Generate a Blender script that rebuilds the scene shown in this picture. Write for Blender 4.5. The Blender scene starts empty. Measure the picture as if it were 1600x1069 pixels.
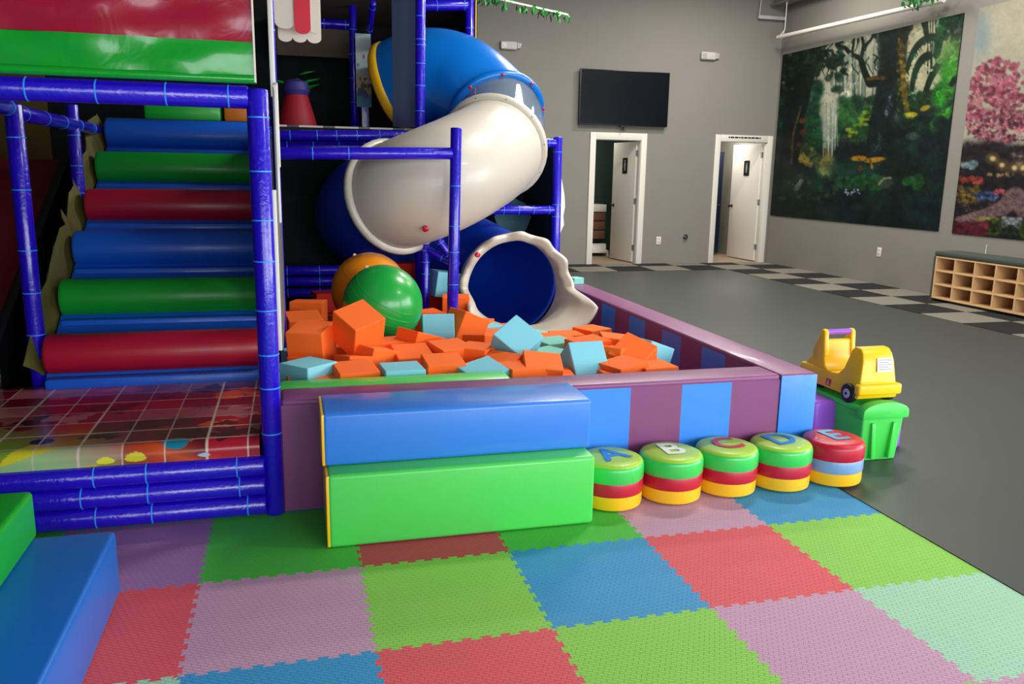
import bpy, bmesh, math, random
import numpy as np
from mathutils import Vector, Matrix, Euler

scene = bpy.context.scene
COL = scene.collection
PI = math.pi
rnd = random.Random(7)

# ------------------------------------------------------------------ camera
cam_d = bpy.data.cameras.new('camera')
cam = bpy.data.objects.new('camera', cam_d)
COL.objects.link(cam)
scene.camera = cam
yaw, pitch, roll = -0.2612, 0.2019, 0.0171
fw = Vector((-math.sin(yaw) * math.cos(pitch), math.cos(yaw) * math.cos(pitch), -math.sin(pitch)))
rt = Vector((math.cos(yaw), math.sin(yaw), 0))
up = rt.cross(fw)
rt2 = rt * math.cos(roll) + up * math.sin(roll)
up2 = -rt * math.sin(roll) + up * math.cos(roll)
M = Matrix((rt2, up2, -fw)).transposed().to_4x4()
M.translation = Vector((0.3919, -3.0952, 1.5492))
cam.matrix_world = M
cam_d.sensor_fit = 'HORIZONTAL'
cam_d.sensor_width = 36.0
cam_d.lens = 1286.8 / 1600 * 36.0
cam_d.clip_start = 0.05
cam_d.clip_end = 100

# ------------------------------------------------------------------ world, lights, exposure
wd = bpy.data.worlds.new('world')
scene.world = wd
wd.use_nodes = True
wd.node_tree.nodes['Background'].inputs[0].default_value = (0.75, 0.85, 1.0, 1)
wd.node_tree.nodes['Background'].inputs[1].default_value = 1.0


def area(name, loc, rot, sx, sy, power, col=(1, 1, 1)):
    d = bpy.data.lights.new(name, 'AREA')
    d.shape = 'RECTANGLE'
    d.size = sx
    d.size_y = sy
    d.energy = power
    d.color = col
    o = bpy.data.objects.new(name, d)
    o.location = loc
    o.rotation_euler = rot
    COL.objects.link(o)
    return o


# daylight through the three shop windows in the wall behind the camera
WINX = [(-0.9, 1.7), (2.0, 5.1), (5.4, 8.5)]
for (a, b), e in zip(WINX, (100, 235, 280)):
    area('window_or_added_daylight', ((a + b) / 2, -6.16, 1.75), (PI / 2, 0, 0), b - a, 2.5, e, (0.93, 0.97, 1.0))
# two unseen windows added to the right wall so the light falls off leftward
ADDED_WINY = [(-5.0, -2.2), (-1.8, 1.0)]
for (a, b) in ADDED_WINY:
    area('window_or_added_daylight', (9.13, (a + b) / 2, 1.75), (PI / 2, 0, PI / 2), b - a, 2.5, 270, (0.95, 0.98, 1.0))
# ceiling lights of the open room
for (x, y, e) in [(4.2, 3.0, 155), (4.6, 6.6, 180), (7.2, 5.0, 110), (7.2, 8.4, 120), (5.6, -1.4, 80)]:
    area('ceiling_light', (x, y, 4.86), (0, 0, 0), 1.2, 0.35, e, (1.0, 0.95, 0.87))
area('restroom_light', (5.9, 11.9, 2.6), (0, 0, 0), 0.4, 0.4, 10, (1.0, 0.95, 0.86))
area('restroom_light', (8.45, 11.7, 2.6), (0, 0, 0), 0.4, 0.4, 26, (1.0, 0.96, 0.88))

vs = scene.view_settings
vs.view_transform = 'Standard'
vs.look = 'None'
vs.gamma = 1
vs.use_curve_mapping = False
vs.exposure = 0.06

# ------------------------------------------------------------------ materials


def lin(c):
    out = []
    for v in c[:3]:
        v /= 255.0
        out.append(v / 12.92 if v <= 0.04045 else ((v + 0.055) / 1.055) ** 2.4)
    return (out[0], out[1], out[2], 1)


MATS = {}


def mat(name, col, rough=0.5, bump=None, var=0.0, coat=0.0, metal=0.0, spec=0.5, emit=None, sss=0.0):
    """bump = (kind, scale, strength); var = colour variation"""
    if name in MATS:
        return MATS[name]
    m = bpy.data.materials.new(name)
    m.use_nodes = True
    nt = m.node_tree
    b = nt.nodes['Principled BSDF']
    b.inputs['Base Color'].default_value = lin(col)
    b.inputs['Roughness'].default_value = rough
    b.inputs['Metallic'].default_value = metal
    b.inputs['Specular IOR Level'].default_value = spec
    b.inputs['Coat Weight'].default_value = coat
    b.inputs['Coat Roughness'].default_value = 0.08
    tc = nt.nodes.new('ShaderNodeTexCoord')
    if var > 0:
        n = nt.nodes.new('ShaderNodeTexNoise')
        n.inputs['Scale'].default_value = 3.5
        n.inputs['Detail'].default_value = 5
        nt.links.new(tc.outputs['Object'], n.inputs['Vector'])
        mx = nt.nodes.new('ShaderNodeMix')
        mx.data_type = 'RGBA'
        c = lin(col)
        mx.inputs[6].default_value = (c[0] * (1 - var), c[1] * (1 - var), c[2] * (1 - var), 1)
        mx.inputs[7].default_value = (min(1, c[0] * (1 + var)), min(1, c[1] * (1 + var)), min(1, c[2] * (1 + var)), 1)
        nt.links.new(n.outputs['Fac'], mx.inputs[0])
        nt.links.new(mx.outputs[2], b.inputs['Base Color'])
    if bump:
        kind, sc, st = bump
        if kind == 'noise':
            t = nt.nodes.new('ShaderNodeTexNoise')
            t.inputs['Scale'].default_value = sc
            t.inputs['Detail'].default_value = 4
            nt.links.new(tc.outputs['Object'], t.inputs['Vector'])
            out = t.outputs['Fac']
        elif kind == 'wrinkle':
            mp = nt.nodes.new('ShaderNodeMapping')
            mp.inputs['Scale'].default_value = (1, 1, 1)
            nt.links.new(tc.outputs['Object'], mp.inputs['Vector'])
            t = nt.nodes.new('ShaderNodeTexNoise')
            t.inputs['Scale'].default_value = sc
            t.inputs['Detail'].default_value = 3
            t.inputs['Distortion'].default_value = 1.2
            nt.links.new(mp.outputs[0], t.inputs['Vector'])
            out = t.outputs['Fac']
        elif kind == 'grain':   # little embossed dashes of the puzzle mats
            mp = nt.nodes.new('ShaderNodeMapping')
            mp.inputs['Rotation'].default_value = (0, 0, 0.5)
            nt.links.new(tc.outputs['Object'], mp.inputs['Vector'])
            t = nt.nodes.new('ShaderNodeTexBrick')
            t.inputs['Scale'].default_value = sc
            t.inputs['Mortar Size'].default_value = 0.03
            t.inputs['Mortar Smooth'].default_value = 0.6
            t.inputs['Brick Width'].default_value = 0.55
            t.inputs['Row Height'].default_value = 0.22
            nt.links.new(mp.outputs[0], t.inputs['Vector'])
            out = t.outputs['Fac']
        elif kind == 'swirl':   # drawn-out wood-like rings in the slide plastic
            t = nt.nodes.new('ShaderNodeTexWave')
            t.wave_type = 'RINGS'
            t.inputs['Scale'].default_value = sc
            t.inputs['Distortion'].default_value = 6
            t.inputs['Detail'].default_value = 1
            t.inputs['Detail Scale'].default_value = 0.6
            nt.links.new(tc.outputs['Object'], t.inputs['Vector'])
            out = t.outputs['Fac']
        bp = nt.nodes.new('ShaderNodeBump')
        bp.inputs['Strength'].default_value = st
        bp.inputs['Distance'].default_value = 0.01
        nt.links.new(out, bp.inputs['Height'])
        nt.links.new(bp.outputs[0], b.inputs['Normal'])
    if emit:
        b.inputs['Emission Color'].default_value = lin(emit[0])
        b.inputs['Emission Strength'].default_value = emit[1]
    MATS[name] = m
    return m


def glass(name, col, rough=0.05, alpha=0.25):
    m = bpy.data.materials.new(name)
    m.use_nodes = True
    b = m.node_tree.nodes['Principled BSDF']
    b.inputs['Base Color'].default_value = lin(col)
    b.inputs['Roughness'].default_value = rough
    b.inputs['Alpha'].default_value = alpha
    b.inputs['Coat Weight'].default_value = 0.6
    MATS[name] = m
    return m


def paint_mat(name, rough=0.4, coat=0.0):
    m = bpy.data.materials.new(name)
    m.use_nodes = True
    b = m.node_tree.nodes['Principled BSDF']
    b.inputs['Roughness'].default_value = rough
    b.inputs['Coat Weight'].default_value = coat
    b.inputs['Coat Roughness'].default_value = 0.12
    a = m.node_tree.nodes.new('ShaderNodeVertexColor')
    a.layer_name = 'Col'
    m.node_tree.links.new(a.outputs[0], b.inputs['Base Color'])
    return m


VW = ('wrinkle', 9, 0.12)
m_pipe = mat('pipe_vinyl', (32, 8, 190), 0.26, ('wrinkle', 26, 0.35), coat=0.4)
m_tie = mat('tie_plastic', (50, 150, 250), 0.4)
m_wall = mat('wall_paint', (132, 129, 121), 0.75, ('noise', 60, 0.05), var=0.04)
m_ceil = mat('ceiling_paint', (104, 104, 102), 0.9)
m_rubber = mat('rubber_floor', (60, 65, 62), 0.45, ('noise', 220, 0.12), var=0.08)
m_white = mat('white_paint', (226, 222, 212), 0.45)
m_black = mat('black_plastic', (14, 15, 17), 0.35)
m_net = mat('dark_net', (16, 22, 24), 0.85, ('noise', 120, 0.3), var=0.2)
m_purple = mat('purple_vinyl', (130, 66, 116), 0.4, VW, coat=0.06)
m_pblue = mat('pit_blue_vinyl', (54, 136, 238), 0.4, VW, coat=0.06)
m_bblue = mat('blue_vinyl', (48, 126, 222), 0.36, VW, coat=0.2)
m_bgreen = mat('green_vinyl', (76, 206, 84), 0.36, VW, coat=0.2)
m_dgreen = mat('roof_green_vinyl', (14, 156, 44), 0.22, ('wrinkle', 6, 0.3), coat=0.5)
m_dred = mat('roof_red_vinyl', (158, 20, 50), 0.22, ('wrinkle', 6, 0.3), coat=0.5)
m_rred = mat('roller_red_vinyl', (172, 14, 48), 0.42, ('noise', 150, 0.05), coat=0.1)
m_rgreen = mat('roller_green_vinyl', (10, 160, 44), 0.42, ('noise', 150, 0.05), coat=0.1)
m_rblue = mat('roller_blue_vinyl', (16, 92, 208), 0.42, ('noise', 150, 0.05), coat=0.1)
m_yellowv = mat('yellow_vinyl', (246, 190, 24), 0.35, VW, coat=0.15)
m_redv = mat('stool_red_vinyl', (188, 18, 48), 0.4, VW, coat=0.05)
m_limev = mat('lime_vinyl', (160, 198, 54), 0.42, VW, coat=0.1)
m_sgreen = mat('stool_green_vinyl', (58, 200, 84), 0.33, VW, coat=0.2)
m_sblue = mat('stool_grey_blue_vinyl', (122, 160, 205), 0.33, VW, coat=0.2)
m_orange = mat('orange_foam', (254, 108, 24), 0.85, ('noise', 300, 0.12))
m_teal = mat('pale_blue_foam', (126, 202, 218), 0.85, ('noise', 300, 0.12))
m_mint = mat('mint_foam', (130, 205, 190), 0.85, ('noise', 300, 0.12))
m_redf = mat('red_foam', (214, 34, 20), 0.85, ('noise', 300, 0.12))
m_sl_blue = mat('slide_blue_plastic', (0, 112, 205), 0.3, ('swirl', 3.0, 0.05), coat=0.2)
m_sl_shade_blue = mat('slide_shaded_blue_plastic', (8, 62, 186), 0.36, ('swirl', 3.0, 0.04), coat=0.1)  # same blue plastic, with the lower bend's shade put into the colour
m_sl_white = mat('slide_cream_plastic', (206, 199, 184), 0.4, ('swirl', 3.0, 0.06), coat=0.15)
m_clear = glass('clear_plastic', (180, 200, 215), 0.06, 0.22)
m_redknob = mat('red_cap_plastic', (200, 16, 50), 0.3)
m_yel_pl = mat('yellow_plastic', (250, 196, 8), 0.35, ('noise', 90, 0.03))
m_pur_pl = mat('purple_plastic', (150, 80, 200), 0.38)
m_gre_pl = mat('green_plastic', (66, 208, 80), 0.38, ('noise', 90, 0.03))
m_wood = mat('plywood', (214, 176, 128), 0.55, ('noise', 40, 0.04), var=0.1)
m_cush = mat('dark_cushion', (66, 74, 68), 0.5, VW)
m_screen = mat('tv_screen', (5, 12, 20), 0.3, spec=0.15)
m_steel = mat('brushed_steel', (150, 150, 148), 0.35, metal=0.9)
m_grey_pl = mat('grey_plastic', (190, 188, 182), 0.5)

# ------------------------------------------------------------------ mesh helpers


def link(name, me, m=None, parent=None, smooth=False):
    o = bpy.data.objects.new(name, me)
    COL.objects.link(o)
    if m is not None and len(me.materials) == 0:
        me.materials.append(m)
    if parent is not None:
        o.parent = parent
    if smooth:
        me.polygons.foreach_set('use_smooth', [True] * len(me.polygons))
    return o


def tag(o, label=None, cat=None, group=None, kind=None):
    if label:
        o['label'] = label
    if cat:
        o['category'] = cat
    if group:
        o['group'] = group
    if kind:
        o['kind'] = kind
    return o


def thing(name, label, cat, loc=(0, 0, 0), rotz=0.0, group=None):
    o = bpy.data.objects.new(name, None)
    o.empty_display_size = 0.1
    o.location = loc
    o.rotation_euler = (0, 0, rotz)
    COL.objects.link(o)
    return tag(o, label, cat, group)


class MB:
    def __init__(s):
        s.v = []
        s.f = []

    def add(s, vs_, fs):
        n = len(s.v)
        s.v += [tuple(p) for p in vs_]
        s.f += [tuple(i + n for i in f) for f in fs]
        return s

    def box(s, x0, x1, y0, y1, z0, z1):
        return s.add([(x0, y0, z0), (x1, y0, z0), (x1, y1, z0), (x0, y1, z0), (x0, y0, z1), (x1, y0, z1), (x1, y1, z1), (x0, y1, z1)],
                     [(0, 3, 2, 1), (4, 5, 6, 7), (0, 1, 5, 4), (1, 2, 6, 5), (2, 3, 7, 6), (3, 0, 4, 7)])

    def quad(s, a, b, c, d):
        return s.add([a, b, c, d], [(0, 1, 2, 3)])

    def tube(s, p0, p1, r0, r1=None, n=16, caps=True):
        if r1 is None:
            r1 = r0
        p0 = Vector(p0)
        p1 = Vector(p1)
        ax = (p1 - p0).normalized()
        a = ax.orthogonal().normalized()
        b = ax.cross(a)
        vs_ = []
        for (p, r) in ((p0, r0), (p1, r1)):
            for i in range(n):
                t = 2 * PI * i / n
                vs_.append(p + a * (r * math.cos(t)) + b * (r * math.sin(t)))
        fs = [(i, (i + 1) % n, n + (i + 1) % n, n + i) for i in range(n)]
        if caps:
            fs.append(tuple(range(n - 1, -1, -1)))
            fs.append(tuple(range(n, 2 * n)))
        return s.add(vs_, fs)

    def lathe(s, prof, n=32, cx=0, cy=0):
        """prof list of (r,z)"""
        vs_ = []
        for (r, z) in prof:
            for i in range(n):
                t = 2 * PI * i / n
                vs_.append((cx + r * math.cos(t), cy + r * math.sin(t), z))
        fs = []
        for k in range(len(prof) - 1):
            for i in range(n):
                j = (i + 1) % n
                fs.append((k * n + i, k * n + j, (k + 1) * n + j, (k + 1) * n + i))
        fs.append(tuple(range(n - 1, -1, -1)))
        L = (len(prof) - 1) * n
        fs.append(tuple(range(L, L + n)))
        return s.add(vs_, fs)

    def sweep(s, pts, radii, n=24, caps=False):
        """tube along a polyline"""
        pts = [Vector(p) for p in pts]
        m_ = len(pts)
        T = []
        for i in range(m_):
            T.append((pts[min(i + 1, m_ - 1)] - pts[max(i - 1, 0)]).normalized())
        a = T[0].cross(Vector((0, 0, 1)))
        if a.length < 1e-3:
            a = T[0].orthogonal()
        a.normalize()
        vs_ = []
        for i in range(m_):
            a = (a - T[i] * a.dot(T[i])).normalized()
            b = T[i].cross(a)
            r = radii[i] if isinstance(radii, (list, tuple)) else radii
            for k in range(n):
                t = 2 * PI * k / n
                vs_.append(pts[i] + a * (r * math.cos(t)) + b * (r * math.sin(t)))
        fs = []
        for i in range(m_ - 1):
            for k in range(n):
                j = (k + 1) % n
                fs.append((i * n + k, i * n + j, (i + 1) * n + j, (i + 1) * n + k))
        if caps:
            fs.append(tuple(range(n - 1, -1, -1)))
            fs.append(tuple(range((m_ - 1) * n, m_ * n)))
        return s.add(vs_, fs)

    def prism(s, poly, axis, a0, a1):
        """poly of 2D points extruded along axis 'x','y','z' from a0 to a1"""
        n = len(poly)

        def P(u, v, w):
            return {'x': (w, u, v), 'y': (u, w, v), 'z': (u, v, w)}[axis]
        vs_ = [P(u, v, a0) for u, v in poly] + [P(u, v, a1) for u, v in poly]
        fs = [(i, (i + 1) % n, n + (i + 1) % n, n + i) for i in range(n)] + [tuple(range(n - 1, -1, -1)), tuple(range(n, 2 * n))]
        return s.add(vs_, fs)

    def mesh(s, name):
        me = bpy.data.meshes.new(name)
        me.from_pydata(s.v, [], s.f)
        bm = bmesh.new()
        bm.from_mesh(me)
        bmesh.ops.recalc_face_normals(bm, faces=bm.faces)
        bm.to_mesh(me)
        bm.free()
        me.update()
        return me

    def build(s, name, m, parent=None, smooth=False, bevel=0.0, seg=2, angle=None):
        me = s.mesh(name)
        if bevel > 0:
            bm = bmesh.new()
            bm.from_mesh(me)
            ed = [e for e in bm.edges if len(e.link_faces) == 2 and e.calc_face_angle(0) > 0.6]
            bmesh.ops.bevel(bm, geom=ed, offset=bevel, segments=seg, profile=0.5, affect='EDGES', clamp_overlap=True)
            bm.to_mesh(me)
            bm.free()
        o = link(name, me, m, parent)
        if smooth or bevel > 0:
            shade(me, angle or 0.7)
        return o


def shade(me, angle=0.7):
    me.polygons.foreach_set('use_smooth', [True] * len(me.polygons))
    bm = bmesh.new()
    bm.from_mesh(me)
    for e in bm.edges:
        e.smooth = not (len(e.link_faces) == 2 and e.calc_face_angle(0) > angle)
    bm.to_mesh(me)
    bm.free()


def box(name, x0, x1, y0, y1, z0, z1, m, parent=None, bevel=0.0, seg=2):
    return MB().box(x0, x1, y0, y1, z0, z1).build(name, m, parent, bevel=bevel, seg=seg)


def struct(o):
    return tag(o, kind='structure')


def spline(pts, per=8):
    """Catmull-Rom through pts"""
    P = [Vector(p) for p in pts]
    P = [P[0] * 2 - P[1]] + P + [P[-1] * 2 - P[-2]]
    out = []
    for i in range(1, len(P) - 2):
        for k in range(per):
            t = k / per
            a, b, c, d = P[i - 1], P[i], P[i + 1], P[i + 2]
            out.append(0.5 * ((2 * b) + (c - a) * t + (2 * a - 5 * b + 4 * c - d) * t * t + (3 * b - a - 3 * c + d) * t ** 3))
    out.append(P[-2])
    return out


def text_mesh(s, size, thick, bold=0.0):
    c = bpy.data.curves.new('letter', 'FONT')
    c.body = s
    c.size = size
    c.extrude = thick
    c.offset = bold
    c.align_x = 'CENTER'
    c.align_y = 'CENTER'
    o = bpy.data.objects.new('tmp', c)
    COL.objects.link(o)
    dg = bpy.context.evaluated_depsgraph_get()
    me = bpy.data.meshes.new_from_object(o.evaluated_get(dg))
    bpy.data.objects.remove(o)
    me.name = 'letter'
    return me


# ================================================================== SETTING
FZ = -0.012          # rubber floor; the puzzle mats' top is z = 0
YB, XR = 10.67, 8.97
XL, YF, ZC = -3.2, -6.0, 4.95
floor = struct(box('floor', XL, XR, YF, YB + 2.2, FZ - 0.1, FZ, m_rubber))
struct(box('ceiling', XL, XR, YF, YB + 0.15, ZC, ZC + 0.1, m_ceil))
struct(box('wall_left', XL - 0.12, XL, YF, YB, FZ, ZC, m_wall))
w = MB()
ys_ = [YF] + [v for a in ADDED_WINY for v in a] + [YB + 2.2]
for i in range(0, len(ys_), 2):
    w.box(XR, XR + 0.12, ys_[i], ys_[i + 1], FZ, ZC)
for (a, b) in ADDED_WINY:  # openings of the added side windows
    w.box(XR, XR + 0.12, a, b, FZ, 0.5)
    w.box(XR, XR + 0.12, a, b, 3.0, ZC)
struct(w.build('wall_right', m_wall))
# back wall with two door openings
D1 = (5.494, 6.36, 2.165)
D2 = (7.87, 8.84, 2.19)
w = MB()
T = 0.13
w.box(XL, D1[0], YB, YB + T, FZ, ZC)
w.box(D1[0], D1[1], YB, YB + T, D1[2], ZC)
w.box(D1[1], D2[0], YB, YB + T, FZ, ZC)
w.box(D2[0], D2[1], YB, YB + T, D2[2], ZC)
w.box(D2[1], XR, YB, YB + T, FZ, ZC)
struct(w.build('wall_back', m_wall))
# front wall (behind the camera) with three shop windows
w = MB()
xs = [XL] + [v for a in WINX for v in a] + [XR]
for i in range(0, len(xs), 2):
    w.box(xs[i], xs[i + 1], YF - 0.12, YF, FZ, ZC)
for (a, b) in WINX:
    w.box(a, b, YF - 0.12, YF, FZ, 0.5)
    w.box(a, b, YF - 0.12, YF, 3.0, ZC)
struct(w.build('wall_front', m_wall))
m_pane = glass('window_glass', (230, 240, 245), 0.02, 0.06)
for k, (a, b) in enumerate(WINX):
    wf = MB()
    for x in (a, (a + b) / 2 - 0.025, b - 0.05):
        wf.box(x, x + 0.05, YF - 0.1, YF - 0.02, 0.5, 3.0)
    wf.box(a, b, YF - 0.1, YF - 0.02, 0.5, 0.55)
    wf.box(a, b, YF - 0.1, YF - 0.02, 2.95, 3.0)
    wo = struct(wf.build('window_%d' % (k + 1), m_black))
    for x in (a + 0.05, (a + b) / 2 + 0.025):
        box('pane', x, x + (b - a) / 2 - 0.075, YF - 0.065, YF - 0.055, 0.55, 2.95, m_pane, wo)

for k, (a, b) in enumerate(ADDED_WINY):  # frames and panes of the windows added for side light
    wf = MB()
    for y in (a, (a + b) / 2 - 0.025, b - 0.05):
        wf.box(XR + 0.02, XR + 0.1, y, y + 0.05, 0.5, 3.0)
    wf.box(XR + 0.02, XR + 0.1, a, b, 0.5, 0.55)
    wf.box(XR + 0.02, XR + 0.1, a, b, 2.95, 3.0)
    wo = struct(wf.build('window_%d' % (k + 4), m_black))
    for y in (a + 0.05, (a + b) / 2 + 0.025):
        box('pane', XR + 0.055, XR + 0.065, y, y + (b - a) / 2 - 0.075, 0.55, 2.95, m_pane, wo)

def door(n, D, leaf_ang, seen_right):
    x0, x1, h = D
    fr = MB()
    cw = 0.105
    fr.box(x0 - cw + 0.012, x0 + 0.012, YB - 0.022, YB, FZ, h + cw)
    fr.box(x1 - 0.012, x1 + cw - 0.012, YB - 0.022, YB, FZ, h + cw)
    fr.box(x0 + 0.012, x1 - 0.012, YB - 0.022, YB, h - 0.012, h + cw)
    fr.box(x0, x0 + 0.02, YB, YB + T, FZ, h)
    fr.box(x1 - 0.02, x1, YB, YB + T, FZ, h)
    fr.box(x0, x1, YB, YB + T, h - 0.02, h)
    d = struct(fr.build('door_%d' % n, m_white, bevel=0.004))
    hx, hy = x1 - 0.045, YB + T - 0.01
    W_ = x1 - x0 - 0.07

    def piece(name, mb, m, par, bevel=0.0):
        o = mb.build(name, m, par, bevel=bevel)
        return o
    # leaf: built closed along -x from the hinge, then swung inwards
    R = Matrix.Translation((hx, hy, 0)) @ Matrix.Rotation(-leaf_ang, 4, 'Z')
    lf = MB().box(-W_, 0, 0, 0.045, 0.01, h - 0.03).build('door_leaf', m_white, d, bevel=0.003)
    lf.matrix_local = R
    kn = MB().lathe([(0.03, 0), (0.03, 0.008), (0.012, 0.012), (0.012, 0.04), (0.028, 0.05), (0.03, 0.065), (0.018, 0.078)], 16)
    k1 = kn.build('knob', m_black, lf, smooth=True)
    k1.matrix_local = Matrix.Translation((-W_ + 0.07, 0.0, 1.0)) @ Matrix.Rotation(PI / 2, 4, 'X')
    sg = box('door_sign', -W_ * 0.56, -W_ * 0.56 + 0.17, -0.006, 0.0, 1.58, 1.86, m_black, lf)
    pg = MB()
    sx = -W_ * 0.56 + 0.085
    pg.tube((sx, -0.0075, 1.80), (sx, -0.006, 1.80), 0.022, n=12)
    pg.box(sx - 0.025, sx + 0.025, -0.0075, -0.006, 1.69, 1.775)
    pg.box(sx - 0.02, sx - 0.003, -0.0075, -0.006, 1.635, 1.69)
    pg.box(sx + 0.003, sx + 0.02, -0.0075, -0.006, 1.635, 1.69)
    pg.build('pictogram', mat('sign_grey', (150, 160, 165), 0.5), lf)
    for z in (0.22, 1.05, h - 0.28):
        hb = MB().tube((x1 - 0.034, YB + T - 0.004, z), (x1 - 0.034, YB + T - 0.004, z + 0.1), 0.013, n=10)
        hb.box(x1 - 0.03, x1 - 0.018, YB + T - 0.05, YB + T - 0.002, z, z + 0.1)
        hb.build('hinge', m_steel, d)
    return d


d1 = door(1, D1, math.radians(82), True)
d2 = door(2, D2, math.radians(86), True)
# narrow line of dark lettering on the head casing of the second door (illegible in the photograph)
tx = MB()
x = 8.03
r3 = random.Random(3)
while x < 8.68:
    wd_ = r3.choice([0.03, 0.05, 0.07])
    tx.box(x, x + wd_, YB - 0.0235, YB - 0.0215, D2[2] + 0.048, D2[2] + 0.075)
    x += wd_ + 0.012
tx.build('lettering_strip', m_black, d2)

# restrooms behind the doors
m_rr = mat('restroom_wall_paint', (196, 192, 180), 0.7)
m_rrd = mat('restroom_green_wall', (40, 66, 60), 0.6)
m_tilefl = mat('restroom_floor', (150, 130, 108), 0.5, var=0.1)
struct(box('wall_restroom_divider', 7.25, 7.37, YB + T, YB + 2.2, FZ, 2.75, m_rr))
struct(box('wall_restroom_left', 4.85, 4.95, YB + T, YB + 2.2, FZ, 2.75, m_rr))
struct(box('wall_restroom_back', 4.95, 7.25, YB + 2.1, YB + 2.2, FZ, 2.75, m_rrd))
struct(box('wall_restroom_rear', 7.37, XR, YB + 2.1, YB + 2.2, FZ, 2.75, m_rr))
struct(box('ceiling_restroom', 4.85, XR, YB + T, YB + 2.2, 2.75, 2.8, m_white))
box('restroom_tiling', 4.95, XR, YB + 0.01, YB + 2.1, FZ, FZ + 0.006, m_tilefl, floor)

# vanity with three drawers, basin, mirror
VX0, VX1, VY0, VY1 = 5.72, 6.37, 12.3, 12.75
m_walnut = mat('walnut', (112, 78, 58), 0.5, ('noise', 30, 0.05), var=0.2)
v = thing('vanity', 'brown three-drawer washstand with white basin top inside the left restroom', 'vanity', (6.05, 12.5, 0))


def vb(name, x0, x1, y0, y1, z0, z1, m, par=None, bevel=0.0):
    return box(name, x0 - 6.05, x1 - 6.05, y0 - 12.5, y1 - 12.5, z0, z1, m, par or v, bevel)


vb('body', VX0, VX1, VY0 + 0.02, VY1, 0.3, 0.84, mat('vanity_shadow_gap', (38, 28, 24), 0.7))
for k in range(3):
    vb('drawer', VX0, VX1, VY0, VY0 + 0.02, 0.315 + k * 0.178, 0.315 + k * 0.178 + 0.155, m_walnut, bevel=0.003)
vb('basin_top', VX0 - 0.02, VX1 + 0.01, VY0 - 0.02, VY1, 0.84, 0.98, m_white, bevel=0.01)
vb('backsplash', VX0, VX1 - 0.12, VY1 - 0.05, VY1, 0.98, 1.25, m_white)
fa = MB().tube((0.12, 0.1, 0.98), (0.12, 0.1, 1.2), 0.018, n=10).tube((0.12, 0.1, 1.19), (0.12, -0.05, 1.17), 0.014, n=10)
fa.build('faucet', m_steel, v)
mi = thing('wall_mirror', 'tall dark mirror above the restroom washstand', 'mirror', (6.02, 12.75, 1.3))
box('frame', -0.32, 0.2, -0.03, 0.015, 0, 1.05, mat('mirror_frame', (60, 74, 70), 0.4), mi)
box('mirror_glass', -0.3, 0.18, -0.035, -0.03, 0.02, 1.03, mat('mirror_dark', (36, 62, 56), 0.12), mi)
st = thing('step_stool', 'small white two-step plastic stool under the restroom washstand', 'stool', (6.16, 12.15, 0))
for (y0, y1, z) in ((-0.14, 0.02, 0.11), (0.02, 0.16, 0.22)):
    q = MB()
    q.box(-0.2, 0.2, y0, y1, z - 0.02, z)
    q.box(-0.2, -0.16, y0, y1, FZ + 0.006, z - 0.02)
    q.box(0.16, 0.2, y0, y1, FZ + 0.006, z - 0.02)
    q.box(-0.16, 0.16, y0, y0 + 0.015, 0.06, z - 0.02)
    q.build('step', m_white, st, bevel=0.006)
# dark partition door inside the right restroom
pt = thing('partition_door', 'narrow dark blue partition door inside the right restroom', 'door', (8.6, 12.05, 0))
box('panel', -0.35, 0.13, -0.02, 0.02, 0.04, 2.04, mat('navy_laminate', (22, 36, 58), 0.4), pt, 0.003)
MB().tube((0.0, -0.02, 1.0), (0.0, -0.06, 1.0), 0.012, n=8).tube((0.0, -0.06, 1.0), (0.08, -0.06, 1.0), 0.01, n=8).build('handle', m_steel, pt)
struct(box('baseboard_restroom', 7.37, XR, YB + 2.08, YB + 2.1, FZ, 0.12, mat('tan_base', (150, 128, 100), 0.6)))

# black and grey carpet tiles along back and right wall: parts of the floor
m_cb = mat('carpet_black', (11, 14, 19), 0.95, ('noise', 250, 0.4))
m_cg = mat('carpet_grey', (122, 118, 107), 0.95, ('noise', 250, 0.4), var=0.08)
TS = 0.655


def carpet(x0, x1, y0, y1, dark):
    g = 0.002
    box('carpet_tile', x0 + g, x1 - g, y0 + g, y1 - g, FZ, FZ + 0.006, m_cb if dark else m_cg, floor, 0.002, 1)


cx = [7.6, 8.27, XR]
yy = [9.62 - TS * k for k in range(16)]
for k in range(15):
    for c in range(2):
        carpet(cx[c], cx[c + 1], yy[k + 1], yy[k], (k + c) % 2 == 0)
for i in range(9):
    x1_ = XR - 0.0 if i == 0 else 8.27 - 0.67 * (i - 1)
    x0_ = 8.27 if i == 0 else 8.27 - 0.67 * i
    carpet(x0_, x1_, 9.62, 10.28, i % 2 == 0)
    carpet(x0_, x1_, 10.28, YB - 0.002, i % 2 == 1)

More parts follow.
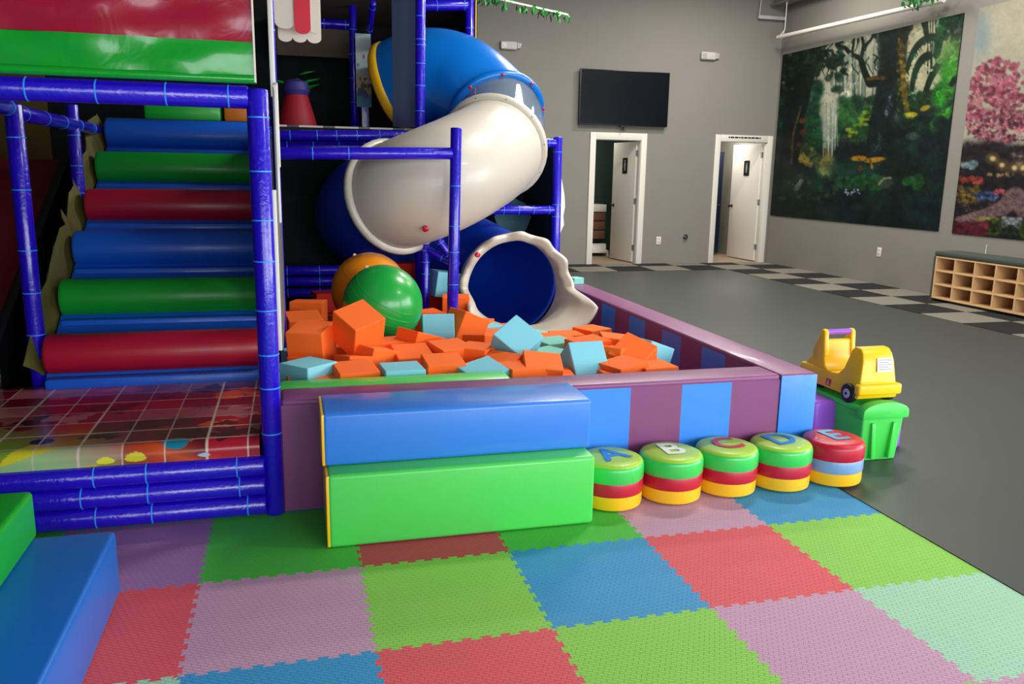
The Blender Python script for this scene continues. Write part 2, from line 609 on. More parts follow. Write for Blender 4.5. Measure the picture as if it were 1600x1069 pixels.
# ------------------------------------------------------------------ puzzle mat
TL = 0.61
m_tile = {
    'L': mat('mat_lilac', (196, 150, 176), 0.7, ('grain', 16, 0.9), var=0.05),
    'P': mat('mat_purple', (160, 112, 168), 0.7, ('grain', 16, 0.9), var=0.05),
    'G': mat('mat_green', (70, 186, 60), 0.7, ('grain', 16, 0.9), var=0.05),
    'Y': mat('mat_lime', (136, 202, 74), 0.7, ('grain', 16, 0.9), var=0.05),
    'R': mat('mat_coral', (222, 84, 92), 0.7, ('grain', 16, 0.9), var=0.05),
    'D': mat('mat_red', (196, 68, 80), 0.7, ('grain', 16, 0.9), var=0.05),
    'B': mat('mat_blue', (50, 148, 200), 0.7, ('grain', 16, 0.9), var=0.05),
    'M': mat('mat_mint', (160, 208, 176), 0.7, ('grain', 16, 0.9), var=0.05),
    'T': mat('mat_turquoise', (40, 170, 150), 0.7, ('grain', 16, 0.9), var=0.05),
}
puz = thing('puzzle_mat', 'interlocking mat of bright foam squares covering the front of the floor', 'play mat', (0, 0, FZ))


def teeth(n=9, amp=0.0155):
    """profile of a joint: list of (t, offset) from 0 to 1, dovetail teeth"""
    out = []
    p = 1.0 / n
    for k in range(n):
        c = (k + 0.5) * p
        out += [(c - 0.20 * p, -amp * 0.5), (c - 0.30 * p, amp * 0.5), (c + 0.30 * p, amp * 0.5), (c + 0.20 * p, -amp * 0.5)]
    return out


PROF = teeth()
rows = {1: 'TTTTTTT', 0: 'GPGDGLB', -1: 'GRLYBRY', -2: 'LMBRYLM', -3: 'BYRLBYL', -4: 'RLGBYRB'}
row_js = sorted(rows)
imin, imax = -2, 4


def hedge(i, y, flat):   # horizontal joint from corner i to i+1 at height y (left to right)
    pts = [(i * TL, y)]
    if not flat:
        pts += [((i + t) * TL, y + o) for t, o in PROF]
    return pts


def vedge(x, j, flat):
    pts = [(x, j * TL)]
    if not flat:
        pts += [(x + o, (j + t) * TL) for t, o in PROF]
    return pts


for j in row_js:
    for i in range(imin, imax + 1):
        if j == 1 and i > 0:
            continue
        bot = hedge(i, j * TL, j == row_js[0])
        topflat = (j == 0 and i > 0) or j == 1
        top = hedge(i, (j + 1) * TL, topflat)
        lef = vedge(i * TL, j, i == imin)
        rig = vedge((i + 1) * TL, j, i == imax or (j == 1 and i == 0))
        # walk counter-clockwise
        poly = bot + rig
        tr = [((i + 1) * TL, (j + 1) * TL)] + top[1:][::-1]
        tl_ = [(i * TL, (j + 1) * TL)] + lef[1:][::-1]
        poly = poly + tr + tl_
        me = bpy.data.meshes.new('foam_tile')
        bm = bmesh.new()
        ox, oy = (i + 0.5) * TL, (j + 0.5) * TL
        if j == 1:
            poly = [(x_, min(y_, 0.9)) for x_, y_ in poly]
        vts = [bm.verts.new((x_ - ox, y_ - oy, 0.012)) for x_, y_ in poly]
        f = bm.faces.new(vts)
        bm.normal_update()
        if f.normal.z < 0:
            f.normal_flip()
        e = bmesh.ops.inset_region(bm, faces=[f], thickness=0.0016, depth=0.0)
        for v_ in vts:
            v_.co.z = 0.0085
        ext = bmesh.ops.extrude_edge_only(bm, edges=[ed for ed in bm.edges if len(ed.link_faces) == 1])
        for v_ in [g for g in ext['geom'] if isinstance(g, bmesh.types.BMVert)]:
            v_.co.z = 0.0
        bm.to_mesh(me)
        bm.free()
        o = link('foam_tile', me, m_tile[rows[j][i - imin]], puz)
        o.location = (ox, oy, 0)
# thin dark edging strip along the right side of the mat
eb = MB()
eb.prism([(3.05, 0.0), (3.064, 0.0), (3.052, 0.012)], 'y', -4 * TL, 0.61)
eb.build('edge_strip', m_black, puz)

# ------------------------------------------------------------------ things on the walls
tv = thing('television', 'large black flat television high on the grey back wall', 'television', (5.97, YB, 2.84))
box('bracket', -0.2, 0.2, -0.05, 0, -0.2, 0.2, m_black, tv)
box('housing', -0.815, 0.815, -0.1, -0.05, -0.455, 0.455, m_black, tv, 0.006)
box('screen', -0.803, 0.803, -0.1015, -0.1, -0.435, 0.445, m_screen, tv)
q = MB().box(-0.06, 0.06, -0.1, -0.07, -0.475, -0.455)
q.tube((0.0, -0.085, -0.47), (0.0, -0.085, -0.53), 0.012, n=8)
q.build('sensor', m_black, tv)


def emlight(x, z, label):
    t = thing('emergency_light', label, 'light', (x, YB, z), 0, 'emergency lights on the back wall')
    MB().box(-0.17, 0.11, -0.07, 0, -0.065, 0.065).build('housing', m_grey_pl, t, bevel=0.02, seg=3)
    MB().prism([(0.11, -0.05), (0.18, -0.035), (0.18, 0.05), (0.11, 0.06)], 'y', -0.06, -0.005).build('lamp_head', mat('clear_lens', (170, 168, 160), 0.15), t, bevel=0.01)
    for k in range(3):
        box('lens_rib', -0.155, -0.07, -0.073, -0.069, -0.04 + k * 0.03, -0.03 + k * 0.03, m_steel, t)
    return t


emlight(3.95, 3.6, 'white emergency light on the back wall above the blue slide bend')
emlight(7.55, 3.617, 'white emergency light on the back wall right of the television')


def outlet(loc, rz, label):
    t = thing('wall_outlet', label, 'outlet', loc, rz)
    box('cover_plate', -0.045, 0.045, -0.008, 0, -0.07, 0.07, m_white, t, 0.003)
    for z in (-0.03, 0.03):
        q = MB().box(-0.02, -0.012, -0.009, -0.0075, z - 0.012, z + 0.012)
        q.box(0.012, 0.02, -0.009, -0.0075, z - 0.012, z + 0.012)
        q.build('socket', m_black, t)
    return t


outlet((6.778, YB, 0.406), 0, 'white power outlet low on the back wall between the two doors')
outlet((XR, 7.556, 0.476), -PI / 2, 'cream power outlet on the right wall below the jungle mural')
cb = thing('cable_stub', 'short black cable loop sticking out of the back wall', 'cable', (7.293, YB, 0.473))
pts = [(0.035 * math.cos(t), -0.03, 0.035 * math.sin(t)) for t in [PI * (0.55 - 1.6 * k / 12) for k in range(13)]]
MB().sweep([(0.0, 0.0, 0.035)] + pts, 0.012, 8, True).build('loop', m_black, cb, smooth=True)
tag(MB().sweep([(XR - 0.006, 5.567, 0.64), (XR - 0.006, 5.567, 0.70), (XR - 0.012, 5.56, 0.76)], 0.006, 6, True).build('power_cord', m_white, None),
    'thin white cord end on the right wall just above the cubby bench', 'cord')

# ------------------------------------------------------------------ murals: flat prints, painted as vertex colours


class Canvas:
    def __init__(s, w_, h_, base):
        s.w, s.h = w_, h_
        s.a = np.zeros((h_, w_, 3))
        s.a[:] = base
        s.yy, s.xx = np.mgrid[0:h_, 0:w_].astype(float)

    def _win(s, x0, x1, y0, y1):
        return (max(0, int(y0)), min(s.h, int(y1) + 2), max(0, int(x0)), min(s.w, int(x1) + 2))

    def blob(s, x, y, rx, ry, col, op=1.0, soft=0.5, rot=0.0):
        R_ = max(rx, ry) * 1.5
        a, b, c, d = s._win(x - R_, x + R_, y - R_, y + R_)
        if a >= b or c >= d:
            return
        X, Y = s.xx[a:b, c:d] - x, s.yy[a:b, c:d] - y
        cr, sr = math.cos(rot), math.sin(rot)
        u = (X * cr + Y * sr) / rx
        v_ = (-X * sr + Y * cr) / ry
        dd = np.sqrt(u * u + v_ * v_)
        k = np.clip((1 + soft * 0.5 - dd) / max(soft, 1e-3), 0, 1) * op
        s.a[a:b, c:d] = s.a[a:b, c:d] * (1 - k[..., None]) + np.array(col) * k[..., None]

    def stroke(s, pts, w0, w1, col, op=1.0, soft=0.4):
        L = 0
        for (x0, y0), (x1, y1) in zip(pts[:-1], pts[1:]):
            L += math.hypot(x1 - x0, y1 - y0)
        done = 0
        for (x0, y0), (x1, y1) in zip(pts[:-1], pts[1:]):
            l = math.hypot(x1 - x0, y1 - y0)
            n = max(2, int(l / max(1.0, min(w0, w1) * 0.5)))
            for k in range(n):
                t = k / n
                w_ = w0 + (w1 - w0) * (done + l * t) / L
                s.blob(x0 + (x1 - x0) * t, y0 + (y1 - y0) * t, w_, w_, col, op, soft)
            done += l

    def scatter(s, n, x0, x1, y0, y1, r0, r1, cols, op, rg, asp=1.0, rot=None):
        for _ in range(n):
            r_ = rg.uniform(r0, r1)
            s.blob(rg.uniform(x0, x1), rg.uniform(y0, y1), r_ * asp, r_, rg.choice(cols), op, 0.6, rg.uniform(0, PI) if rot is None else rot)


def fractal(h_, w_, seed, octs=(64, 32, 16, 8, 4, 2)):
    rs = np.random.RandomState(seed)
    out = np.zeros((h_, w_))
    for o_ in octs:
        gh, gw = h_ // o_ + 3, w_ // o_ + 3
        g = rs.uniform(-1, 1, (gh, gw))
        y = np.arange(h_) / o_
        x = np.arange(w_) / o_
        y0 = y.astype(int)
        x0 = x.astype(int)
        fy = (y - y0)[:, None]
        fx = (x - x0)[None]
        a = g[y0][:, x0] * (1 - fx) + g[y0][:, x0 + 1] * fx
        b = g[y0 + 1][:, x0] * (1 - fx) + g[y0 + 1][:, x0 + 1] * fx
        out += (a * (1 - fy) + b * fy) * (0.5 if o_ > 8 else 0.4)
    return out


def homog(src, dst):
    A = []
    for (x, y), (u, v_) in zip(src, dst):
        A.append([x, y, 1, 0, 0, 0, -u * x, -u * y, -u])
        A.append([0, 0, 0, x, y, 1, -v_ * x, -v_ * y, -v_])
    return np.linalg.svd(np.array(A))[2][-1].reshape(3, 3)


def print_mesh(name, origin, eu, ev, nu, nv, colf, m, parent, nrm_eps=0.0):
    """grid of coloured vertices: origin + u*eu + v*ev"""
    U, V_ = np.meshgrid(np.linspace(0, 1, nu), np.linspace(0, 1, nv))
    P = np.array(origin) + U[..., None] * np.array(eu) + V_[..., None] * np.array(ev)
    idx = np.arange(nu * nv).reshape(nv, nu)
    F = np.stack([idx[:-1, :-1], idx[:-1, 1:], idx[1:, 1:], idx[1:, :-1]], -1).reshape(-1, 4)
    me = bpy.data.meshes.new(name)
    me.from_pydata(P.reshape(-1, 3).tolist(), [], F.tolist())
    c = np.clip(colf(U, V_) / 255.0, 0, 1)
    c = np.where(c <= 0.04045, c / 12.92, ((c + 0.055) / 1.055) ** 2.4)
    rgba = np.ones((nu * nv, 4), dtype=np.float32)
    rgba[:, :3] = c.reshape(-1, 3)
    at_ = me.color_attributes.new('Col', 'FLOAT_COLOR', 'POINT')
    at_.data.foreach_set('color', rgba.ravel())
    me.update()
    return link(name, me, m, parent)


def sampler(cv, Hm):
    def f(U, V_):
        q = np.stack([U, V_, np.ones_like(U)], -1) @ Hm.T
        x = q[..., 0] / q[..., 2]
        y = q[..., 1] / q[..., 2]
        # mirror beyond the canvas
        x = np.abs(x)
        x = np.where(x > cv.w - 1, 2 * (cv.w - 1) - x, x)
        x = np.clip(x, 0, cv.w - 1.001)
        y = np.clip(y, 0, cv.h - 1.001)
        x0 = x.astype(int)
        y0 = y.astype(int)
        fx = (x - x0)[..., None]
        fy = (y - y0)[..., None]
        a = cv.a
        x1 = np.minimum(x0 + 1, cv.w - 1)
        y1 = np.minimum(y0 + 1, cv.h - 1)
        return (a[y0, x0] * (1 - fx) + a[y0, x1] * fx) * (1 - fy) + (a[y1, x0] * (1 - fx) + a[y1, x1] * fx) * fy
    return f


rg = random.Random(11)
cv = Canvas(490, 536, (10, 30, 32))
PALE = (176, 176, 150)
# misty light between the trees
cv.blob(205, 150, 120, 130, (120, 130, 112), 1, 0.9)
cv.blob(190, 160, 90, 110, PALE, 1, 0.8)
cv.blob(215, 95, 100, 60, (150, 152, 130), 0.9, 0.7)
cv.blob(385, 110, 80, 110, (186, 184, 148), 1, 0.6)
for k in range(26):
    x = rg.uniform(150, 285)
    cv.stroke([(x, rg.uniform(60, 110)), (x + rg.uniform(-8, 8), 215)], 1.2, rg.uniform(1.5, 3.2), rg.choice([(96, 112, 104), (76, 96, 92), (120, 128, 112)]), 0.8)
for k in range(22):
    x = rg.uniform(150, 280)
    y = rg.uniform(110, 190)
    cv.stroke([(x, y), (x + rg.uniform(-18, 18), y - rg.uniform(15, 40))], 1.4, 0.8, (90, 104, 96), 0.7)
# mid greens
cv.scatter(150, 165, 270, 205, 300, 5, 14, [(20, 62, 40), (30, 84, 40), (14, 48, 36), (44, 100, 42)], 0.6, rg)
cv.scatter(120, 20, 135, 120, 350, 5, 16, [(10, 44, 36), (18, 66, 42), (8, 30, 28), (22, 80, 50)], 0.6, rg)
cv.scatter(60, 85, 130, 215, 310, 4, 10, [(20, 90, 44), (14, 70, 44)], 0.6, rg)
for k in range(40):
    t = k / 40
    cv.blob(200 + 62 * t + rg.uniform(-10, 10), 290 - 62 * t + rg.uniform(-10, 10), rg.uniform(3, 8), rg.uniform(3, 6), rg.choice([(120, 150, 30), (90, 130, 34), (150, 170, 40)]), 0.7)
# waterfall and its pool
cv.blob(148, 250, 17, 80, (170, 172, 150), 0.85, 0.7)
cv.blob(150, 225, 22, 32, (186, 184, 158), 0.7, 0.8)
for k in range(24):
    x = rg.uniform(132, 168)
    cv.stroke([(x, rg.uniform(205, 250)), (x + rg.uniform(-3, 3), rg.uniform(290, 345))], 1.2, 1.4, rg.choice([(196, 200, 180), (120, 140, 130), (150, 160, 146)]), 0.5)
cv.blob(142, 365, 20, 34, (150, 140, 70), 0.8, 0.8)
cv.blob(140, 385, 14, 16, (186, 170, 80), 0.6, 0.8)
cv.blob(200, 375, 70, 22, (22, 62, 48), 0.7, 0.8)
# left trunks
cv.stroke([(60, 40), (70, 150), (62, 280), (50, 420)], 26, 24, (8, 20, 22), 1)
cv.stroke([(118, 70), (100, 150), (82, 240)], 14, 10, (8, 22, 22), 0.9)
cv.scatter(70, 28, 175, 75, 190, 4, 11, [(8, 28, 24), (14, 44, 30), (20, 56, 34)], 0.7, rg)
cv.scatter(70, 100, 185, 70, 130, 2, 5, [(10, 30, 24), (24, 60, 34)], 0.8, rg, 2.0)
cv.scatter(14, 36, 60, 90, 230, 2, 6, [(120, 150, 150), (80, 120, 120)], 0.5, rg)
for (x, y, r_) in [(84, 258, 7), (86, 286, 8), (76, 314, 6)]:
    cv.blob(x, y, r_, r_, (130, 56, 34), 0.7)
cv.stroke([(80, 225), (62, 290), (58, 360)], 3, 3, (110, 84, 36), 0.25)
cv.scatter(30, 78, 120, 315, 370, 3, 8, [(120, 110, 40), (150, 120, 50), (60, 90, 40)], 0.6, rg)
# great tree with arching branch
cv.stroke([(300, 30), (300, 120), (290, 200), (270, 270)], 34, 26, (12, 26, 26), 1)
cv.stroke([(290, 190), (255, 310), (250, 340)], 26, 14, (14, 34, 36), 0.95)
cv.stroke([(320, 180), (330, 240), (350, 280)], 18, 18, (16, 40, 26), 0.9)
cv.stroke([(318, 40), (322, 110), (328, 190), (336, 240)], 5, 6, (120, 100, 32), 0.5, 0.9)
cv.scatter(60, 310, 338, 40, 240, 2, 6, [(170, 136, 36), (110, 96, 30), (60, 60, 24)], 0.6, rg)
cv.stroke([(285, 165), (245, 172), (232, 140), (222, 110), (200, 100), (185, 84), (165, 78)], 9, 4, (12, 24, 22), 1)
cv.stroke([(224, 112), (230, 80), (226, 55)], 4, 3, (12, 26, 24), 1)
cv.stroke([(230, 84), (248, 66), (256, 50)], 4, 2.5, (12, 26, 24), 1)
cv.stroke([(202, 100), (206, 78), (208, 60)], 3, 2, (14, 28, 24), 1)
cv.stroke([(240, 160), (262, 156), (285, 158)], 4, 5, (96, 70, 26), 0.6)
for k in range(40):
    t = k / 40
    cv.blob(300 - 36 * t + rg.uniform(-6, 6), 200 + 130 * t, rg.uniform(1.5, 4), rg.uniform(1.5, 4), rg.choice([(90, 112, 130), (130, 140, 156), (60, 80, 84)]), 0.7)
# palm arcs and hanging fronds at the right
for (x0, y0, x1, y1, x2, y2) in [(400, 62, 350, 64, 335, 140), (385, 105, 352, 118, 346, 190), (420, 120, 390, 140, 372, 220)]:
    pts = [((1 - t) ** 2 * x0 + 2 * t * (1 - t) * x1 + t * t * x2, (1 - t) ** 2 * y0 + 2 * t * (1 - t) * y1 + t * t * y2) for t in [k / 14 for k in range(15)]]
    cv.stroke(pts, 9, 5, (14, 46, 28), 1)
    for (px_, py_) in pts:
        cv.stroke([(px_, py_), (px_ + rg.uniform(-6, 6), py_ + 14)], 2, 1, (20, 60, 32), 0.9)
for x in (384, 390, 396, 403):
    cv.stroke([(x, 20), (x + rg.uniform(-3, 3), 150)], 1.4, 1.4, (24, 54, 34), 0.9)
cv.stroke([(375, 20), (382, 60)], 8, 6, (14, 40, 28), 1)
cv.stroke([(430, 10), (412, 60), (404, 110)], 14, 8, (16, 70, 34), 1)
cv.scatter(40, 425, 470, 10, 70, 2, 5, [(10, 34, 24), (20, 60, 34)], 0.9, rg, 2.5, 1.8)
cv.scatter(50, 340, 420, 190, 250, 4, 10, [(24, 78, 30), (34, 100, 36), (16, 50, 28)], 0.7, rg)
cv.blob(445, 110, 34, 52, (84, 132, 62), 1, 0.8, 0.4)
cv.blob(438, 145, 22, 30, (52, 130, 36), 1, 0.4, 0.3)
cv.blob(420, 195, 25, 34, (34, 120, 36), 1, 0.3, 0.5)
cv.blob(428, 185, 10, 28, (70, 150, 50), 0.6, 0.6, 0.5)
cv.blob(412, 260, 14, 44, (44, 140, 40), 1, 0.3, 0.75)
cv.blob(418, 250, 4, 36, (96, 176, 70), 0.7, 0.5, 0.75)
cv.stroke([(440, 175), (450, 160)], 6, 8, (10, 30, 24), 0.8)
cv.blob(345, 245, 16, 6, (190, 180, 40), 0.9)
cv.blob(378, 230, 14, 6, (176, 160, 40), 0.9, 0.5, -0.4)
# dark undergrowth, mushrooms, foreground plants
cv.scatter(160, 270, 440, 260, 420, 6, 18, [(6, 22, 26), (10, 34, 32), (14, 44, 36)], 0.6, rg)
cv.blob(348, 296, 16, 9, (66, 84, 76), 0.7)
cv.blob(222, 348, 20, 7, (172, 122, 28), 1, 0.4)
cv.blob(258, 352, 26, 6, (184, 130, 30), 1, 0.4, -0.12)
cv.stroke([(248, 352), (252, 372)], 3, 3, (140, 100, 40), 0.9)
cv.blob(224, 372, 5, 8, (110, 50, 26), 0.9)
cv.scatter(300, 10, 420, 390, 520, 5, 16, [(6, 20, 26), (8, 30, 30), (12, 44, 34), (8, 26, 34)], 0.6, rg)
cv.scatter(90, 170, 280, 392, 420, 3, 8, [(20, 80, 34), (30, 96, 40), (16, 60, 34)], 0.6, rg)
cv.scatter(50, 20, 170, 385, 450, 3, 7, [(20, 60, 44), (60, 90, 70), (12, 44, 36)], 0.5, rg)
cv.scatter(16, 185, 230, 422, 434, 1.4, 2.4, [(190, 190, 220), (150, 140, 200)], 0.9, rg)
cv.stroke([(70, 420), (84, 398)], 6, 5, (80, 90, 80), 0.7)
cv.blob(36, 442, 10, 5, (96, 104, 96), 0.7)
cv.blob(284, 404, 22, 14, (52, 66, 54), 0.8, 0.6)
cv.stroke([(268, 410), (280, 396), (298, 394)], 2, 2, (130, 140, 110), 0.7)
cv.blob(338, 402, 16, 11, (34, 104, 40), 1, 0.4, -0.4)
cv.blob(362, 404, 14, 20, (24, 84, 36), 1, 0.4, 0.3)
cv.blob(215, 462, 14, 8, (50, 64, 60), 0.6)
cv.scatter(500, 0, 490, 0, 536, 1, 3, [(6, 18, 22), (40, 70, 50), (16, 40, 34)], 0.25, rg)
# leaf clumps and fine twigs over everything, then a painterly grain
for k in range(260):
    x, y = rg.uniform(10, 470), rg.uniform(20, 520)
    base_ = cv.a[int(y), min(489, int(x))].copy()
    d_ = rg.uniform(0.55, 1.7)
    for q_ in range(5):
        cv.blob(x + rg.uniform(-9, 9), y + rg.uniform(-6, 6), rg.uniform(2, 6), rg.uniform(1, 2.4), base_ * d_ + np.array([0, 6, 0]), 0.5, 0.5, rg.uniform(0, PI))
for k in range(34):
    x, y = rg.uniform(60, 300), rg.uniform(60, 130)
    pts = [(x, y)]
    for q_ in range(4):
        pts.append((pts[-1][0] + rg.uniform(-9, 9), pts[-1][1] + rg.uniform(4, 16)))
    cv.stroke(pts, 1.6, 0.9, (20, 36, 30), 0.8)
cv.scatter(110, 20, 190, 60, 150, 2, 5, [(8, 24, 22), (12, 36, 26), (26, 54, 34)], 0.8, rg, 1.8)
cv.scatter(60, 255, 345, 30, 70, 3, 8, [(10, 26, 22), (16, 38, 26)], 0.7, rg)
nz_ = fractal(536, 490, 5)
lum_ = cv.a.mean(-1)
cv.a *= (np.clip(1 + nz_ * np.where(lum_ > 95, 0.12, 0.5), 0.25, 1.9) * np.where(lum_ > 95, 0.84, 0.74))[..., None]


jm = thing('jungle_mural', 'wide dark green jungle picture with waterfall on the right wall', 'mural', (XR, 8.5, 0))
m_print = paint_mat('mural_print', 0.6)
m_print.node_tree.nodes['Principled BSDF'].inputs['Specular IOR Level'].default_value = 0.2
MY0, MY1, MZ0, MZ1 = 10.59, 6.415, 0.87, 3.70
box('panel', -0.012, 0, MY1 - 8.5, MY0 - 8.5, MZ0, MZ1, m_black, jm)
Hm = homog([(0, 0), (1, 0), (1, 1), (0, 1)], [(35, 100), (470, 5), (409, 520), (8, 482)])
print_mesh('print', (-0.0135, MY0 - 8.5, MZ1), (0, MY1 - MY0, 0), (0, 0, MZ0 - MZ1), 270, 190, sampler(cv, Hm), m_print, jm)

cv2 = Canvas(338, 1069, (30, 28, 34))
cv2.a[:560] = (200, 196, 170)
cv2.blob(150, 110, 40, 60, (150, 176, 190), 0.8, 0.9)
cv2.blob(300, 60, 120, 100, (214, 206, 170), 0.8, 0.9)
for k in range(520):
    a_ = rg.uniform(0, 2 * PI)
    r_ = rg.random() ** 0.6
    cv2.blob(225 + 140 * r_ * math.cos(a_), 345 + 160 * r_ * math.sin(a_), rg.uniform(6, 17), rg.uniform(4, 10), rg.choice([(168, 66, 92), (196, 96, 116), (140, 44, 70), (110, 34, 56), (206, 120, 134)]), 0.75, 0.5, rg.uniform(0, PI))
cv2.scatter(90, 100, 338, 390, 490, 3, 8, [(50, 26, 40), (90, 30, 50), (190, 150, 150)], 0.7, rg)
cv2.blob(200, 560, 190, 70, (34, 26, 36), 1, 0.6)
cv2.blob(338, 560, 40, 60, (190, 160, 130), 0.8, 0.8)
cv2.blob(200, 720, 220, 140, (28, 26, 34), 1, 0.5)
cv2.scatter(200, 60, 338, 500, 820, 6, 18, [(24, 22, 32), (40, 34, 40), (30, 44, 36), (60, 36, 50)], 0.6, rg)
for (x, y) in [(220, 570), (262, 600), (318, 612)]:
    cv2.blob(x, y, 26, 26, (170, 130, 60), 0.6, 1)
    cv2.blob(x, y, 11, 11, (250, 220, 140), 1, 0.7)
cv2.scatter(14, 205, 330, 640, 660, 4, 9, [(190, 150, 90), (150, 120, 80)], 0.8, rg)
cv2.scatter(30, 85, 150, 590, 625, 5, 12, [(120, 150, 160), (70, 110, 120), (180, 190, 190)], 0.7, rg)
cv2.scatter(40, 75, 185, 670, 700, 5, 12, [(170, 40, 40), (200, 80, 50), (120, 30, 50)], 0.8, rg)
cv2.scatter(70, 60, 165, 720, 820, 5, 12, [(130, 110, 30), (90, 80, 30), (160, 120, 40)], 0.7, rg)
cv2.scatter(50, 150, 250, 750, 790, 5, 12, [(60, 90, 150), (90, 120, 180), (40, 50, 90)], 0.8, rg)
cv2.scatter(20, 240, 285, 735, 755, 5, 10, [(170, 50, 70), (200, 80, 90)], 0.8, rg)
cv2.stroke([(338, 760), (300, 830), (220, 880), (60, 940)], 44, 26, (140, 104, 104), 0.95, 0.5)
cv2.scatter(60, 70, 330, 800, 930, 4, 12, [(170, 130, 120), (110, 80, 84)], 0.4, rg)
cv2.blob(225, 915, 70, 14, (190, 180, 70), 0.8, 0.8)
cv2.scatter(90, 190, 338, 920, 1040, 6, 16, [(60, 80, 30), (90, 110, 30), (30, 50, 26), (20, 30, 24)], 0.7, rg)
cv2.scatter(130, 35, 215, 940, 1040, 7, 18, [(120, 24, 44), (84, 16, 34), (150, 40, 60)], 0.7, rg)
cv2.scatter(30, 295, 338, 900, 960, 5, 12, [(120, 130, 150), (40, 50, 50), (190, 190, 200)], 0.7, rg)
nz_ = fractal(1069, 338, 6)
lum_ = cv2.a.mean(-1)
cv2.a = cv2.a * np.clip(1 + nz_ * np.where(lum_ > 150, 0.06, 0.32), 0.3, 1.6)[..., None] * 0.74
g_ = cv2.a.mean(-1, keepdims=True)
cv2.a = g_ + (cv2.a - g_) * 0.85

fm = thing('garden_mural', 'picture of a pink blossom tree above a garden path on the right wall', 'mural', (XR, 4.6, 0))
GY0, GY1, GZ0, GZ1 = 6.165, 2.6, 0.86, 3.715
box('panel', -0.012, 0, GY1 - 4.6, GY0 - 4.6, GZ0, GZ1, m_black, fm)
uR = (GY0 - 5.23) / (GY0 - GY1)
Hm2 = homog([(0, 0), (uR, 0), (uR, 1), (0, 1)], [(145, 42), (337, 0), (337, 1050), (28, 1025)])


def samp2(U, V_):
    # the print repeats mirrored past the piece in view
    Um = np.mod(U, 2 * uR)
    Um = np.where(Um > uR, 2 * uR - Um, Um)
    return sampler(cv2, Hm2)(Um, V_)


print_mesh('print', (-0.0135, GY0 - 4.6, GZ1), (0, GY1 - GY0, 0), (0, 0, GZ0 - GZ1), 230, 190, samp2, m_print, fm)

# ------------------------------------------------------------------ cubby bench
cbn = thing('cubby_bench', 'long plywood shoe cubby with dark cushion along the right wall', 'cubby shelf', (8.55, 5.94, 0))
NC, CW_ = 9, 0.322
LEN = NC * CW_ + 0.018


def cb_(name, x0, x1, y0, y1, z0, z1, m, bevel=0.0):
    return box(name, x0, x1, -y1, -y0, z0, z1, m, cbn, bevel)


cb_('plinth', 0.04, 0.4, 0.03, LEN - 0.03, FZ + 0.006, 0.03, m_black)
for z in (0.03, 0.206, 0.384, 0.562):
    cb_('shelf', 0, 0.41, 0, LEN, z, z + 0.018, m_wood)
for k in range(NC + 1):
    for z in (0.048, 0.224, 0.402):
        cb_('divider', 0.0, 0.40, k * CW_, k * CW_ + 0.018, z, z + (0.158 if z < 0.05 else 0.16), m_wood)
cb_('back_panel', 0.4, 0.41, 0, LEN, 0.048, 0.562, m_wood)
cb_('side_panel', -0.004, 0.41, -0.03, -0.002, FZ + 0.006, 0.58, m_cush)
cb_('cushion', -0.005, 0.415, -0.03, LEN, 0.582, 0.645, m_cush, 0.018)

# ------------------------------------------------------------------ hanging pipe, conduit, beam, garlands at the ceiling
hp = thing('hanging_pipe', 'long white pipe hung by a cord below the ceiling along the right wall', 'pipe', (8.72, 8.3, 3.93))
MB().tube((-0.03, 2.06, 0.02), (0.02, -1.75, -0.06), 0.035, n=14).build('pipe', m_white, hp, smooth=True)
cord = MB().sweep([(-0.03, 1.9, 0.06), (-0.03, 1.86, 0.14), (-0.03, 1.86, ZC - 3.93)], 0.009, 6, True)
cord.sweep([(-0.03, 1.94, -0.02), (-0.06, 1.93, 0.04), (-0.03, 1.9, 0.10), (0.01, 1.93, 0.04), (-0.02, 1.95, -0.02)], 0.008, 6)
cord.build('cord', m_white, hp, smooth=True)
MB().sweep([(0.02, -1.6, -0.03), (0.02, -1.6, ZC - 3.93)], 0.009, 6, True).build('cord', m_white, hp, smooth=True)
sb = thing('ceiling_beam', 'grey steel beam running below the ceiling over the right wall', 'beam', (8.75, 2.5, 4.5))
b_ = MB().box(-0.1, 0.1, -8.4, 8.1, 0.28, 0.3)
b_.box(-0.012, 0.012, -8.4, 8.1, 0.02, 0.28)
b_.box(-0.1, 0.1, -8.4, 8.1, 0.0, 0.02)
b_.build('girder', m_wall, sb)
cd = thing('wall_conduit', 'short grey metal bar on the back wall near the ceiling corner', 'conduit', (8.42, 10.6, 4.31))
MB().box(0, 0.53, -0.03, 0.03, -0.03, 0.03).build('bar', m_grey_pl, cd, bevel=0.008)
MB().tube((0.02, 0, 0.03), (0.06, 0, ZC - 4.31), 0.012, n=8).build('hanger', m_grey_pl, cd)

m_leaf = mat('leaf_green', (24, 116, 44), 0.5, var=0.3)
m_leaf2 = mat('leaf_bright_green', (50, 146, 50), 0.5, var=0.3)


def leaf_mesh(s_):
    mb = MB()
    P = [(0, 0, 0), (0.28, 0.2, 0.03), (0.62, 0.2, 0.02), (1, 0, -0.08), (0.62, -0.2, 0.02), (0.28, -0.2, 0.03), (0.5, 0, -0.02)]
    mb.add([(x * s_, y * s_, z * s_) for x, y, z in P], [(0, 6, 1), (1, 6, 2), (2, 6, 3), (3, 6, 4), (4, 6, 5), (5, 6, 0)])
    mb.add([(x * s_, y * s_, z * s_ - 0.002) for x, y, z in P], [(0, 1, 6), (1, 2, 6), (2, 3, 6), (3, 4, 6), (4, 5, 6), (5, 0, 6)])
    return mb.mesh('leaf')


